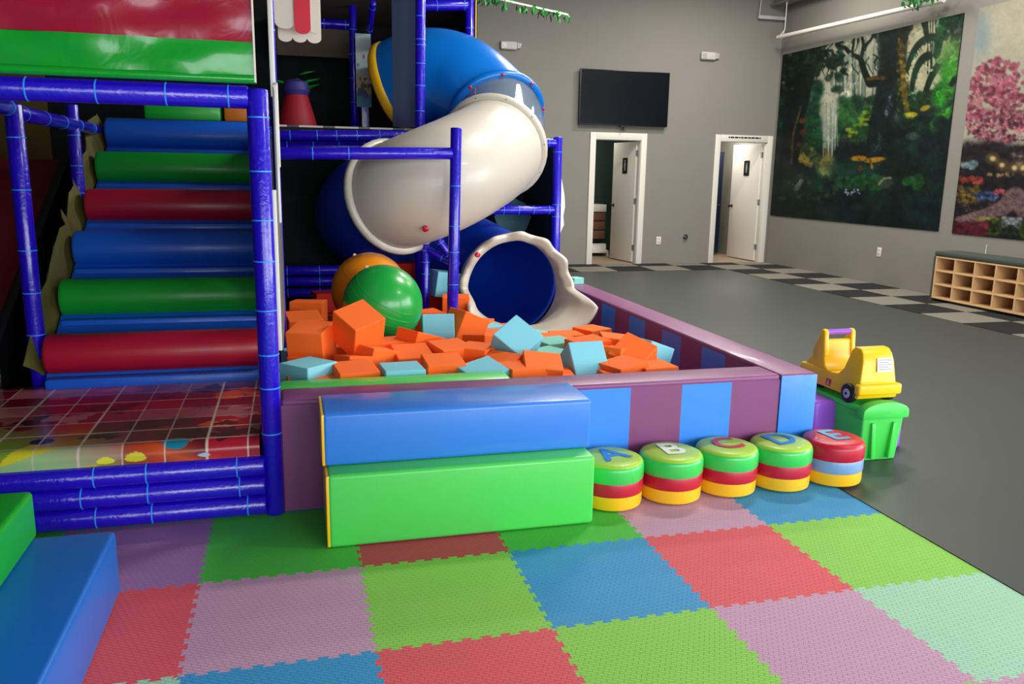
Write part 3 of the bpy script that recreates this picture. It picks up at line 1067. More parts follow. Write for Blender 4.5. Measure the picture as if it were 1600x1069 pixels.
def garland(name, label, p0, p1, n, spread, size, stick, seed):
    r_ = random.Random(seed)
    t = thing(name, label, 'garland', p0)
    d = Vector(p1) - Vector(p0)
    if stick:
        MB().tube((0, 0, 0), d, 0.014, n=8).build('rod', m_white, t, smooth=True)
    MB().sweep([d * (k / 12) + Vector((0, 0, 0.02 * math.sin(k * 1.7))) for k in range(13)], 0.008, 6, True).build('vine', m_leaf, t, smooth=True)
    ms = [leaf_mesh(size), leaf_mesh(size * 0.75)]
    ms[0].materials.append(m_leaf)
    ms[1].materials.append(m_leaf2)
    for k in range(n):
        o = link('leaf', r_.choice(ms), None, t)
        o.location = d * r_.random() + Vector((r_.uniform(-1, 1), r_.uniform(-1, 1), r_.uniform(-1.2, 0.5))) * spread
        o.rotation_euler = (r_.uniform(-1, 1), r_.uniform(0.2, 1.6), r_.uniform(0, 2 * PI))
    return t


garland('leaf_garland', 'green leaf garland wound on a thin white rod above the slide', (4.05, 8.0, 3.64), (2.2, 8.0, 3.9), 110, 0.05, 0.10, True, 5)
garland('leaf_garland', 'green leaf tuft hanging over the white ceiling pipe by the jungle mural', (8.68, 6.5, 3.95), (8.7, 7.3, 3.99), 60, 0.07, 0.11, False, 6)

# ================================================================== PLAY FRAME
pf = thing('play_frame', 'indoor playground frame of blue padded pipes with light blue ties', 'play structure', (0, 0, 0))
PR = 0.0435


def pipe(name, p0, p1, ties=(), r=PR, n=18, tie_m=None):
    """ties: fractions along the pipe"""
    p0 = Vector(p0)
    p1 = Vector(p1)
    L = (p1 - p0).length
    mb = MB().sweep([(0, 0, 0), (0, 0, 0.006), (0, 0, L - 0.006), (0, 0, L)], [r * 0.9, r, r, r * 0.9], n, True)
    o = mb.build(name, m_pipe, pf, smooth=True, angle=1.2)
    ax = (p1 - p0).normalized()
    o.matrix_local = Matrix.Translation(p0) @ ax.to_track_quat('Z', 'Y').to_matrix().to_4x4()
    for t in ties:
        tb = MB().lathe([(r * 0.98, t * L - 0.0035), (r * 1.04, t * L - 0.0025), (r * 1.04, t * L + 0.0025), (r * 0.98, t * L + 0.0035)], 18)
        tb.build('cable_tie', tie_m or m_tie, o, smooth=True, angle=1.2)
    return o


def fr(vals, a, b):
    return [(v_ - a) / (b - a) for v_ in vals]


def even(n, a=0.06, b=0.94):
    return [a + (b - a) * k / (n - 1) for k in range(n)]


# front corner post and the front of the platform
pipe('post', (0.27, 0.62, 0), (0.27, 0.62, 1.875), fr([1.76, 1.54, 1.335, 1.16, 0.946, 0.748, 0.597, 0.386], 0, 1.875), r=0.045)
pipe('rail', (0.235, 0.62, 1.84), (-2.6, 0.62, 1.84), fr([0.157, -0.082, -0.339, -0.588, -0.9, -1.3], 0.235, -2.6), r=0.046)
for z, tv_ in ((0.24, (0.116, -0.258, -0.466)), (0.148, (0.123, -0.257, -0.522)), (0.055, (0.154, -0.246, -0.471))):
    pipe('rail', (0.235, 0.60, z), (-2.6, 0.60, z), fr(list(tv_) + [-0.9, -1.4], 0.235, -2.6), r=0.0465)
# left posts of the stair bay
pipe('post', (-0.99, 1.86, 0.0), (-0.99, 1.86, 1.86), fr([1.69, 1.42, 1.1, 0.87, 0.64], 0, 1.86), r=0.045)
pipe('post', (-1.0, 3.15, 0.0), (-1.0, 3.15, 1.95), fr([1.75, 1.55, 1.37], 0, 1.95), r=0.04)
pipe('rail', (-1.0, 1.9, 1.82), (-1.0, 4.2, 1.82), even(6), r=0.042)
pipe('rail', (-1.0, 1.86, 1.84), (-1.0, 0.62, 1.84), even(4), r=0.042)
pipe('rail', (0.27, 0.66, 1.82), (0.27, 4.16, 1.82), even(12), r=0.04)
# posts beside the stairs' right side, behind the white board
pipe('post', (0.318, 1.9, 0.0), (0.318, 1.9, 3.2), [0.63, 0.72, 0.8], r=0.02)
# pit bay: middle post with its rail
pipe('post', (1.515, 2.88, 0.0), (1.55, 2.88, 1.862), fr([1.46, 1.17, 0.98, 0.74, 0.5], 0, 1.87), r=0.041)
pipe('rail', (0.3, 2.88, 1.656), (1.52, 2.88, 1.682), [0.2, 0.4], r=0.043)
# deck edge
pipe('rail', (0.3, 4.2, 1.825), (1.52, 4.2, 1.855), fr([0.4, 0.62, 0.78, 0.95, 1.14], 0.3, 1.52), r=0.044)
pipe('rail', (0.3, 4.3, 1.74), (1.52, 4.3, 1.76), even(6), r=0.044)
pipe('post', (1.47, 4.2, 0.0), (1.5, 4.2, 3.3), fr([2.06, 2.27, 2.45, 2.60, 2.645, 2.83], 0, 3.3), r=0.043)
pipe('post', (1.05, 5.75, 1.9), (1.05, 5.75, 3.5), even(7), r=0.04)
pipe('post', (2.13, 5.2, 0.0), (2.13, 5.2, 3.4), even(12), r=0.044)
pipe('rail', (1.5, 5.2, 3.09), (2.11, 5.2, 3.14), even(3), r=0.05)
pipe('rail', (0.3, 6.2, 3.05), (1.05, 6.2, 3.05), even(4), r=0.05)
pipe('rail', (1.2, 5.2, 3.1), (1.2, 6.3, 2.6), even(4), r=0.03)
# low pipes at the back of the pit
for z in (0.70, 0.605, 0.505):
    pipe('rail', (0.28, 4.2, z), (1.2, 4.2, z), even(4), r=0.042)
# slide props
pipe('post', (1.43, 3.62, 0.0), (1.44, 3.62, 0.97), [0.75, 0.85, 0.95], r=0.036)
pipe('brace', (1.44, 3.62, 0.93), (1.70, 3.52, 0.80), [0.5, 0.75], r=0.034)
pipe('brace', (1.52, 3.5, 1.03), (1.64, 3.5, 0.85), [0.2, 0.75], r=0.034)
# right back corner
pipe('post', (2.80, 4.36, 0.0), (2.79, 4.36, 1.885), fr([1.75, 1.27, 1.16], 0, 1.885), r=0.042)
pipe('rail', (2.05, 4.36, 1.215), (2.77, 4.36, 1.22), [0.32, 0.52, 0.72, 0.93], r=0.04)
pipe('rail', (1.6, 4.36, 1.83), (2.77, 4.36, 1.83), even(4), r=0.04)
pipe('post', (2.33, 4.44, 1.2), (2.33, 4.44, 1.8), even(2), r=0.036)

# dark back netting and side panels of the frame
nets = thing('netting', 'black safety netting closing the back of the playground frame', 'netting', (0, 0, 0))
box('net_panel', -3.0, 2.2, 6.9, 6.92, 0, 4.6, m_net, nets)
box('net_panel', -3.0, -2.98, 0.7, 6.9, 0, 4.6, m_net, nets)
box('net_panel', 0.24, 1.3, 5.0, 5.02, 0, 1.78, m_net, nets)
box('net_panel', 1.3, 2.8, 5.5, 5.52, 0, 1.86, m_net, nets)
box('net_panel', 2.79, 2.80, 4.42, 5.5, 0, 1.86, m_net, nets)
box('net_panel', 0.25, 0.262, 4.25, 6.9, 0, 1.8, m_net, nets)
box('net_panel', 0.252, 0.262, 2.0, 4.2, 0.0, 1.78, m_net, nets)
box('net_panel', 2.2, 2.215, 5.25, 6.9, 0, 3.5, m_net, nets)
box('net_edge', 2.18, 2.19, 5.17, 5.2, 2.2, 3.5, m_yellowv, nets)
m_tan = mat('tan_net', (96, 84, 66), 0.8, ('noise', 150, 0.4), var=0.25)
box('net_ceiling', 0.2, 2.15, 5.3, 6.9, 3.16, 3.18, m_tan, nets)
box('net_valance', 0.3, 1.05, 6.24, 6.25, 2.72, 3.02, m_tan, nets)
m_ynet = mat('yellow_net', (92, 74, 22), 0.8, ('noise', 150, 0.4), var=0.3)
box('net_side', -2.8, -1.85, 6.0, 6.02, 1.55, 2.7, m_ynet, nets)
box('net_panel', -1.66, -1.64, -4.4, 0.5, 0, 2.7, m_net, nets)  # unseen panel added left of the camera to block bounced light
# dark red ramp behind the left posts
rp = thing('red_ramp', 'dark red padded ramp in the shadow behind the leftmost post', 'ramp', (-1.6, 3.0, 0))
MB().prism([(-1.1, 0.35), (1.2, 1.6), (1.2, 1.5), (-1.1, 0.25)], 'x', -0.5, 0.35).build('ramp_pad', mat('ramp_red_vinyl', (110, 12, 30), 0.5), rp, bevel=0.01)
MB().prism([(-1.1, 0.0), (1.2, 0.0), (1.2, 1.495), (-1.1, 0.245)], 'x', -0.45, 0.3).build('support', m_net, rp)
MB().prism([(-1.15, 0.3), (1.2, 1.58), (1.2, 1.85), (-1.15, 0.57)], 'x', 0.36, 0.42).build('side_rail', m_black, rp, bevel=0.01)

# upper deck with black and white matting
dk = thing('upper_deck', 'raised deck with black and white striped matting behind the blue rail', 'deck', (0, 0, 0))
box('slab', 0.27, 1.46, 4.26, 6.8, 1.83, 1.9, m_net, dk)
m_zw = mat('matting_white', (196, 192, 178), 0.7)
for k in range(12):
    x0 = 0.28 + k * 0.098
    o = MB().prism([(x0, 4.24), (x0 + 0.098, 4.24), (x0 + 0.098 - 0.25, 5.3), (x0 - 0.25, 5.3)] if k > 2 else [(x0, 4.24), (x0 + 0.098, 4.24), (x0 + 0.098, 5.3), (x0, 5.3)], 'z', 1.9, 1.915)
    o.build('mat_stripe', m_zw if k % 3 != 1 else m_black, dk)
box('slab', -1.0, 0.22, 4.2, 6.8, 1.83, 1.93, m_net, dk)
pads = thing('landing_pad', 'green and orange padded blocks on the landing above the stairs', 'padding', (-0.4, 4.6, 1.93))
box('pad', -0.35, 0.25, -0.2, 0.2, 0, 0.18, m_rgreen, pads, 0.03)
box('pad', 0.27, 0.6, -0.2, 0.2, 0, 0.2, mat('orange_vinyl', (200, 110, 20), 0.4), pads, 0.03)

dc = thing('curtain_panel', 'dark blue see-through curtain panel left of the upper deck post', 'curtain', (1.37, 4.32, 1.93))
box('sheet', -0.10, 0.12, 0, 0.012, 0, 1.4, mat('curtain_blue', (6, 34, 72), 0.7), dc)
# printed beach panel, plush cone, awning
bp = thing('beach_panel', 'narrow printed beach panel standing on the upper deck', 'panel', (1.06, 5.6, 1.93))
cvb = Canvas(40, 130, (176, 196, 200))
cvb.a[70:] = (190, 176, 140)
cvb.a[105:] = (40, 120, 150)
cvb.scatter(14, 0, 40, 88, 108, 3, 7, [(30, 60, 130), (196, 140, 60), (60, 60, 60)], 0.9, rg)
cvb.scatter(14, 0, 40, 74, 98, 1, 3, [(60, 56, 50), (160, 130, 90)], 0.8, rg)
cvb.blob(20, 40, 3, 4, (170, 50, 60), 0.8)
cvb.blob(5, 55, 3, 3, (50, 90, 150), 0.8)
box('board', 0.0, 0.15, 0.0, 0.02, 0.25, 0.95, m_grey_pl, bp)
box('board_foot', 0.05, 0.12, 0.0, 0.02, 0.0, 0.25, m_pipe, bp)
print_mesh('print', (0.0, -0.002, 0.95), (0.15, 0, 0), (0, 0, -0.7), 40, 130, lambda U, V_: cvb.a[(V_ * 129).astype(int), (U * 39).astype(int)], paint_mat('beach_print', 0.5), bp)
cn = thing('plush_cone', 'dark red padded cone with blue band and green leaves on the upper deck', 'cone', (0.47, 5.15, 1.915))
MB().lathe([(0.19, 0), (0.19, 0.03), (0.10, 0.34), (0.06, 0.38)], 20).build('cone', mat('cone_red', (150, 14, 34), 0.6), cn, smooth=True)
MB().lathe([(0.10, 0.30), (0.13, 0.36), (0.11, 0.43), (0.04, 0.46)], 16).build('band', mat('cone_violet', (50, 40, 120), 0.6), cn, smooth=True)
for a_, z, s_ in ((0.1, 0.42, 0.2), (-0.35, 0.36, 0.2), (2.9, 0.4, 0.2), (1.5, 0.44, 0.18), (0.2, 0.5, 0.16)):
    q = MB()
    q.add([(0, 0, 0), (0.4, 0.16, 0.06), (1, 0, 0.22), (0.4, -0.16, 0.06), (0.4, 0, 0.15)], [(0, 1, 4), (1, 2, 4), (2, 3, 4), (3, 0, 4), (0, 3, 2, 1)])
    o = q.build('leaf', m_rgreen, cn)
    o.scale = (s_, s_ * 1.7, s_ * 1.3)
    o.location = (0.03 * math.cos(a_), 0.03 * math.sin(a_), z)
    o.rotation_euler = (0, 0, a_)

aw = thing('scalloped_awning', 'red and cream scalloped awning at the top of the playground frame', 'awning', (0.34, 3.5, 2.58))


def flap(x0, x1, z0, z1, y, m, d=0.012):
    n = 10
    c = (x0 + x1) / 2
    r_ = (x1 - x0) / 2
    poly = [(x0, z1), (x0, z0 + r_ * 0.7)] + [(c - r_ * math.cos(PI * k / n), z0 + r_ * 0.7 - r_ * 0.7 * math.sin(PI * k / n)) for k in range(1, n)] + [(x1, z0 + r_ * 0.7), (x1, z1)]
    return MB().prism(poly, 'y', y, y + d).build('flap', m, aw)


m_cream = mat('cream_vinyl', (222, 212, 196), 0.5)
m_awr = mat('awning_red_vinyl', (206, 16, 44), 0.45)
flap(-0.02, 0.12, -0.02, 0.7, 0.0, m_cream)
flap(0.12, 0.235, -0.05, 0.7, -0.01, m_awr)
flap(0.235, 0.29, -0.04, 0.7, 0.0, m_cream)
for k in range(3):
    flap(0.0 + k * 0.105, 0.105 + k * 0.105, -0.09, 0.3, 0.14, m_cream)
box('shelf', -0.02, 0.31, 0.012, 0.14, 0.5, 0.52, m_cream, aw)

# white stepped facade board between stairs and pit, seen on its edge
wb = thing('facade_board', 'white stepped edge board standing behind the front corner post', 'board', (0, 0, 0))
pr = [(0.74, 0.735), (0.73, 1.0), (0.76, 1.2), (0.73, 1.46), (0.80, 1.46), (0.80, 0.735)]
MB().prism(pr, 'x', 0.303, 0.328).build('board', m_white, wb, bevel=0.003)
pr = [(1.0, 1.30), (0.98, 1.5), (1.0, 1.58), (1.12, 1.58), (1.12, 1.30)]
MB().prism(pr, 'x', 0.325, 0.343).build('board', m_white, wb, bevel=0.003)
pr = [(1.0, 1.56), (0.97, 1.7), (1.0, 1.93), (1.2, 1.96), (1.2, 1.56)]
MB().prism(pr, 'x', 0.325, 0.348).build('board', m_white, wb, bevel=0.003)
pr = [(1.3, 1.9), (1.27, 2.1), (1.3, 2.5), (1.5, 2.5), (1.5, 1.9)]
MB().prism(pr, 'x', 0.312, 0.335).build('board', m_white, wb, bevel=0.003)
# thin dark backing that carries the boards
box('backing', 0.329, 0.334, 0.78, 1.9, 0.74, 1.9, mat('board_backing', (96, 94, 92), 0.4), wb)

# white cut-out board at the far right corner and the teal tunnel piece
fb = thing('scalloped_board', 'white wavy cut-out board on the far right corner post', 'board', (2.84, 4.42, 0))
pts = [(-0.02, 0.95), (0.02, 1.0), (0.055, 1.08), (0.045, 1.16), (0.06, 1.25), (0.05, 1.36), (0.02, 1.5), (-0.02, 1.53)]
MB().prism(pts, 'y', 0.0, 0.02).build('board', m_white, fb, bevel=0.003)
tt = thing('tunnel_piece', 'dark teal eight-sided tunnel end behind the slide exit', 'tunnel', (2.53, 4.95, 1.12))
MB().tube((0, 0, 0), (0, 0.4, 0), 0.19, n=8).build('tunnel_shell', mat('teal_plastic', (4, 74, 84), 0.6), tt)
wp = thing('peaked_cutouts', 'two white pointed cut-outs behind the low rail by the slide', 'cutout', (2.70, 5.3, 0.9))
MB().prism([(0, 0), (0.04, 0.14), (0.07, 0.0)], 'y', 0, 0.02).build('cutout', m_white, wp)
MB().prism([(0.09, 0), (0.14, 0.2), (0.18, 0.0)], 'y', 0, 0.02).build('cutout', m_grey_pl, wp)

# ------------------------------------------------------------------ roof panel over the stairs
rf = thing('roof_panel', 'glossy red and green vinyl panel above the padded stairs', 'panel', (0.27, 0.56, 1.885))


def vinyl_sheet(name, x0, x1, z0, z1, m, th=0.05, seed=0, nx=60, nz=14):
    """padded sheet: front surface slightly wavy"""
    r_ = np.random.RandomState(seed)
    mb = MB()
    ph = r_.uniform(0, 6, 8)
    vs_ = []
    for j in range(nz + 1):
        for i in range(nx + 1):
            u, v_ = i / nx, j / nz
            x = x0 + (x1 - x0) * u
            z = z0 + (z1 - z0) * v_
            e = min(1, (1 - u) * 30, 1)
            y = -0.006 * (math.sin(5 * x + 9 * z + ph[0]) + 0.6 * math.sin(13 * x - 6 * z + ph[1]) + 0.35 * math.sin(23 * x + 31 * z + ph[2]) + 0.3 * math.sin(9 * x - 47 * z + ph[3])) * e
            vs_.append((x, y, z))
    fs = []
    for j in range(nz):
        for i in range(nx):
            a = j * (nx + 1) + i
            fs.append((a, a + 1, a + nx + 2, a + nx + 1))
    mb.add(vs_, fs)
    mb.quad((x0, th, z0), (x1, th, z0), (x1, th, z1), (x0, th, z1))
    mb.quad((x0, 0, z0), (x1, 0, z0), (x1, th, z0), (x0, th, z0))
    mb.quad((x0, 0, z1), (x1, 0, z1), (x1, th, z1), (x0, th, z1))
    mb.quad((x1, 0, z0), (x1, th, z0), (x1, th, z1), (x1, 0, z1))
    return mb.build(name, m, rf, smooth=True)


vinyl_sheet('green_band', -2.8, -0.006, 0.03, 0.165, m_dgreen, seed=1)
vinyl_sheet('red_band', -2.8, -0.006, 0.165, 1.2, m_dred, seed=1, nz=40)
MB().tube((-2.8, 0.005, 0.022), (-0.006, 0.005, 0.022), 0.018, n=12).build('hem', m_dgreen, rf, smooth=True)
box('edge_piping', -0.006, 0.0, -0.008, 0.05, 0.01, 1.2, m_cream, rf)

# ------------------------------------------------------------------ platform with mosaic print
plt_ = thing('entry_platform', 'low padded platform with a printed red mosaic at the foot of the stairs', 'platform', (0, 0, 0))
box('base', -1.6, 0.21, 0.66, 1.75, 0.0, 0.29, m_net, plt_)


def mosaic(U, V_):
    # U along x (-1.6..0.215), V along the sheet from the stairs to the front lip
    rs = np.random.RandomState(4)
    X = -1.6 + U * 1.815
    S = V_ * 1.32
    t = 0.1735
    tx_ = np.floor((X - 0.166) / t).astype(int)
    ty_ = np.floor((S - (1.75 - 0.656) + 10 * t) / t).astype(int)
    pal = np.array([(150, 14, 40), (120, 10, 36), (168, 20, 44), (104, 24, 40), (176, 92, 98), (140, 44, 62), (90, 14, 34), (186, 30, 40), (132, 30, 52)], float)
    idx_ = rs.randint(0, len(pal), (60, 60))
    col = pal[idx_[ty_ + 20, tx_ + 30]]
    # soft cloud of yellow and green at the front left
    g = np.clip((-X * 0.9 + S * 1.0 - 1.32) / 0.45, 0, 1)[..., None]
    yel = np.where((np.sin(X * 7 + S * 5) > 0.1)[..., None], np.array([206, 196, 40.]), np.array([120, 150, 50.]))
    yel = np.where((np.sin(X * 3.1 - 1 + S * 9) > 0.75)[..., None], np.array([150, 190, 130.]), yel)
    o2 = np.clip(1 - abs(-X * 0.9 + S - 1.32) / 0.18, 0, 1)[..., None]
    col = col * (1 - g) + yel * g
    o2 = o2 * np.clip((S - 1.06)[..., None] / 0.06, 0, 1)
    col = col * (1 - 0.8 * o2) + np.array([226, 100, 26.]) * 0.8 * o2
    # splashes
    for _ in range(34):
        bx_, by_ = rs.uniform(-1.5, 0.2), rs.uniform(0.05, 1.15)
        rr = rs.uniform(0.02, 0.1)
        cc = [(74, 14, 30), (50, 24, 34), (168, 104, 110), (110, 60, 90), (220, 80, 30), (60, 40, 60), (120, 20, 40)][rs.randint(0, 7)]
        an = np.arctan2(S - by_, X - bx_)
        rad = rr * (1 + 0.35 * np.sin(3 * an + rs.uniform(0, 6)) + 0.2 * np.sin(7 * an))
        k = (np.hypot((X - bx_) * 0.8, (S - by_) * 1.2) < rad)[..., None]
        col = np.where(k & (g < 0.6), np.array(cc, float), col)
    for (bx_, by_, rr, cc) in [(-0.14, 1.11, 0.045, (20, 130, 160)), (-0.42, 1.2, 0.03, (226, 220, 60)), (-0.3, 1.19, 0.035, (210, 200, 40)), (-0.02, 1.2, 0.02, (160, 200, 230)), (0.04, 0.38, 0.06, (236, 90, 30)), (-0.7, 1.0, 0.04, (24, 30, 70)), (-0.3, 0.82, 0.08, (40, 30, 30)), (-0.18, 0.80, 0.07, (44, 40, 40))]:
        k = (np.hypot((X - bx_) * 0.8, S - by_) < rr)[..., None]
        col = np.where(k, np.array(cc, float), col)
    # pale joints, rounded at the crossings
    fx = np.abs(((X - 0.166) / t) % 1.0 - 0.5)
    fy = np.abs(((S - (1.75 - 0.656)) / t) % 1.0 - 0.5)
    k = (np.maximum(fx, fy) > 0.478) | ((fx + fy) > 0.93)
    return np.where(k[..., None], np.array([206, 190, 170.]), col)


# top sheet that folds down over the front lip
nu, nv = 330, 250
U, V_ = np.meshgrid(np.linspace(0, 1, nu), np.linspace(0, 1, nv))
S = V_ * 1.32
flat_ = 1.10
rl = 0.05
Yp = np.where(S < flat_, 1.75 - S, 0.0)
ang = np.clip((S - flat_) / rl, 0, PI / 2)
Yp = np.where(S < flat_, 1.75 - S, 1.75 - flat_ - rl * np.sin(ang))
Zp = np.where(S < flat_, 0.366, 0.366 - rl * (1 - np.cos(ang)))
rest = np.clip(S - flat_ - rl * PI / 2, 0, None)
Zp = Zp - rest * 0.42
Xp = -1.6 + U * 1.815
idx = np.arange(nu * nv).reshape(nv, nu)
F = np.stack([idx[:-1, :-1], idx[1:, :-1], idx[1:, 1:], idx[:-1, 1:]], -1).reshape(-1, 4)
me = bpy.data.meshes.new('printed_cover')
me.from_pydata(np.stack([Xp, Yp, Zp], -1).reshape(-1, 3).tolist(), [], F.tolist())
c = np.clip(mosaic(U, V_) / 255.0, 0, 1)
c = np.where(c <= 0.04045, c / 12.92, ((c + 0.055) / 1.055) ** 2.4)
rgba = np.ones((nu * nv, 4), dtype=np.float32)
rgba[:, :3] = c.reshape(-1, 3)
at_ = me.color_attributes.new('Col', 'FLOAT_COLOR', 'POINT')
at_.data.foreach_set('color', rgba.ravel())
link('printed_cover', me, paint_mat('mosaic_print', 0.3, 0.3), plt_, smooth=True)
box('pad', -1.6, 0.213, 0.615, 1.75, 0.285, 0.362, m_net, plt_, 0.02)

# ------------------------------------------------------------------ padded roller stairs
sr = thing('roller_stairs', 'padded staircase of red, green and blue rollers climbing to the deck', 'stairs', (0, 0, 0))
RY, RZ = 0.412, 0.2535
cols = [m_rred, m_rgreen, m_rblue, m_rred, m_rgreen, m_rblue]
# sloping slab under the rollers
MB().prism([(1.76, 0.29), (1.76, 0.40), (1.82, 0.47), (4.16, 1.9), (4.25, 1.83), (1.9, 0.29)], 'x', -0.94, 0.215).build('slope_pad', m_rblue, sr, bevel=0.01)
for k in range(6):
    y, z = 1.83 + RY * k, 0.53 + RZ * k
    n = 28
    r_ = 0.112
    prof = [(r_ * 0.86, -0.575), (r_ * 0.96, -0.569), (r_, -0.555), (r_, 0.555), (r_ * 0.96, 0.569), (r_ * 0.86, 0.575)]
    mb = MB()
    vs_ = []
    for (rr, x) in prof:
        for i in range(n):
            t = 2 * PI * i / n
            vs_.append((x, rr * math.cos(t), rr * math.sin(t)))
    fs = []
    for a in range(len(prof) - 1):
        for i in range(n):
            j = (i + 1) % n
            fs.append((a * n + i, a * n + j, (a + 1) * n + j, (a + 1) * n + i))
    fs += [tuple(range(n)), tuple(range((len(prof) - 1) * n, len(prof) * n))]
    mb.add(vs_, fs)
    o = mb.build('roller', cols[k], sr, smooth=True, angle=1.0)
    o.location = (-0.363, y, z)
    # flat blue tread behind each roller
    box('tread', -0.93, 0.21, y - 0.14, y - 0.06, z - 0.19, z - 0.11, m_rblue, sr, 0.02)
# yellow-green fabric flaps along the left side of the stairs
m_flap = mat('olive_fabric', (92, 88, 30), 0.7, ('noise', 40, 0.3), var=0.35)
for (k0, k1, seed) in ((0.0, 0.55, 1), (0.55, 2.6, 2), (2.7, 3.4, 3), (3.3, 5.2, 4)):
    r_ = random.Random(seed)
    mb = MB()
    nseg = max(3, int((k1 - k0) * 5))
    vs_ = []
    for i in range(nseg + 1):
        k = k0 + (k1 - k0) * i / nseg
        y, z = 1.80 + RY * k, 0.42 + RZ * k
        w0 = r_.uniform(-0.02, 0.02)
        taper = 0.35 if i == 0 else 1.0
        vs_ += [(-0.952, y, z), (-0.975 + w0, y - 0.02, z + 0.11 * taper), (-1.01 + w0 * 1.5, y - 0.05, z + (0.2 + r_.uniform(-0.03, 0.05)) * taper)]
        vs_ += [(-0.958, y, z), (-0.981 + w0, y - 0.02, z + 0.11 * taper), (-1.016 + w0 * 1.5, y - 0.05, z + 0.2 * taper)]
    fs = []
    for i in range(nseg):
        a = i * 6
        fs += [(a, a + 1, a + 7, a + 6), (a + 1, a + 2, a + 8, a + 7), (a + 3, a + 9, a + 10, a + 4), (a + 4, a + 10, a + 11, a + 5)]
    mb.add(vs_, fs)
    mb.build('side_flap', m_flap, sr, smooth=True)
# dark cheek wall left of the stairs
MB().prism([(1.95, 0.1), (4.2, 1.45), (4.2, 0.0), (1.95, 0.0)], 'x', -1.06, -1.04).build('side_wall', m_net, sr)

# ================================================================== FOAM PIT
SW = 0.2857


def striped_wall(name, label, axis, a0, a1, b0, b1, first, faces, end_mat=None):
    """padded wall: purple top, stripes of blue and purple on both faces. axis 'x' or 'y' = running direction"""
    t = thing(name, label, 'padded wall', (0, 0, 0))
    n = int(round((a1 - a0) / SW))
    st_ = (a1 - a0) / n
    for k in range(n):
        m = (m_purple, m_pblue)[(k + first) % 2]
        p0, p1 = a0 + k * st_, a0 + (k + 1) * st_
        if axis == 'x':
            o = MB().box(p0, p1, b0, b1, 0, 0.505)
        else:
            o = MB().box(b0, b1, p0, p1, 0, 0.505)
        o.build('stripe', m, t)
    if axis == 'x':
        box('top_cover', a0, a1, b0 - 0.001, b1 + 0.001, 0.495, 0.532, m_purple, t, 0.014, 3)
    else:
        box('top_cover', b0 - 0.001, b1 + 0.001, a0, a1, 0.495, 0.532, m_purple, t, 0.014, 3)
    return t


fwall = striped_wall('pit_wall', 'blue and purple striped padded wall along the front of the foam pit', 'x', 0.315, 2.857, 0.625, 0.835, 0, 2)
rwall = striped_wall('pit_wall', 'blue and purple striped padded wall along the right side of the foam pit', 'y', 0.625, 4.44, 2.862, 3.078, 1, 2)
box('end_face', 2.862, 3.078, 0.618, 0.625, 0.0, 0.525, m_pblue, rwall, 0.003)
tag(box('pit_ledge', 0.30, 1.45, 0.84, 1.02, 0.30, 0.527, m_bgreen, None, 0.02), 'green padded ledge inside the front wall of the foam pit', 'padding')
tag(box('foam_mattress', 0.30, 2.855, 0.84, 4.3, 0.0, 0.15, m_purple, None, 0.01), 'flat purple mattress under the loose cubes in the pit', 'mattress')


def block(name, label, x0, x1, y0, y1, z0, z1, m, side_m, side, bev=0.018):
    """padded block with one end in a second colour"""
    t = thing(name, label, 'padded block', ((x0 + x1) / 2, (y0 + y1) / 2, z0))
    hx, hy = (x1 - x0) / 2, (y1 - y0) / 2
    e = 0.006
    if side == 'x-':
        box('body', -hx + e, hx, -hy, hy, 0, z1 - z0, m, t, bev, 3)
        box('end_panel', -hx, -hx + e + bev * 0.5, -hy + 0.004, hy - 0.004, 0.004, z1 - z0 - 0.006, side_m, t, 0.005)
    else:
        box('body', -hx, hx, -hy, hy, 0, z1 - z0, m, t, bev, 3)
    return t


block('padded_step', 'long green padded block on the mat, lower of the two by the pit', 0.487, 1.664, 0.182, 0.612, 0.0, 0.322, m_bgreen, m_yellowv, 'x-')
block('padded_step', 'long blue padded block resting on the green one against the pit wall', 0.478, 1.676, 0.285, 0.606, 0.322, 0.556, m_bblue, m_yellowv, 'x-')
block('padded_step', 'blue padded block in the lower left corner, lower of two', -1.1, -0.272, -2.6, -0.005, 0.0, 0.245, mat('deep_blue_vinyl', (6, 98, 186), 0.42, VW, coat=0.1), m_bblue, '')
block('padded_step', 'green padded block stacked on the blue one at the left edge', -1.3, -0.53, -2.6, 0.0, 0.245, 0.42, mat('deep_green_vinyl', (12, 160, 30), 0.42, VW, coat=0.1), m_bgreen, '')

# ------------------------------------------------------------------ tube slide
sl = thing('tube_slide', 'spiral tube slide in blue, clear and cream sections ending in the foam pit', 'slide', (0, 0, 0))
ctrl = [(1.40, 5.2, 2.345), (1.68, 5.04, 2.45), (1.98, 4.87, 2.375), (2.25, 4.57, 2.06), (2.10, 4.02, 1.765), (1.78, 3.60, 1.60), (1.46, 3.43, 1.465), (1.20, 3.63, 1.35),
        (1.04, 4.15, 1.237), (1.06, 4.60, 1.10), (1.46, 4.90, 0.93), (1.90, 4.66, 0.775), (2.15, 4.20, 0.64), (2.194, 3.75, 0.59)]
per = 10
path = spline(ctrl, per)
TR = 0.425


def seg_tube(name, i0, i1, m, r=TR, parent=sl):
    pts_ = path[i0 * per:i1 * per + 1]
    mb = MB()
    mb.sweep(pts_, r, 40)
    o = mb.build(name, m, parent, smooth=True)
    so = o.modifiers.new('wall', 'SOLIDIFY')
    so.thickness = 0.012
    so.offset = -1
    return o


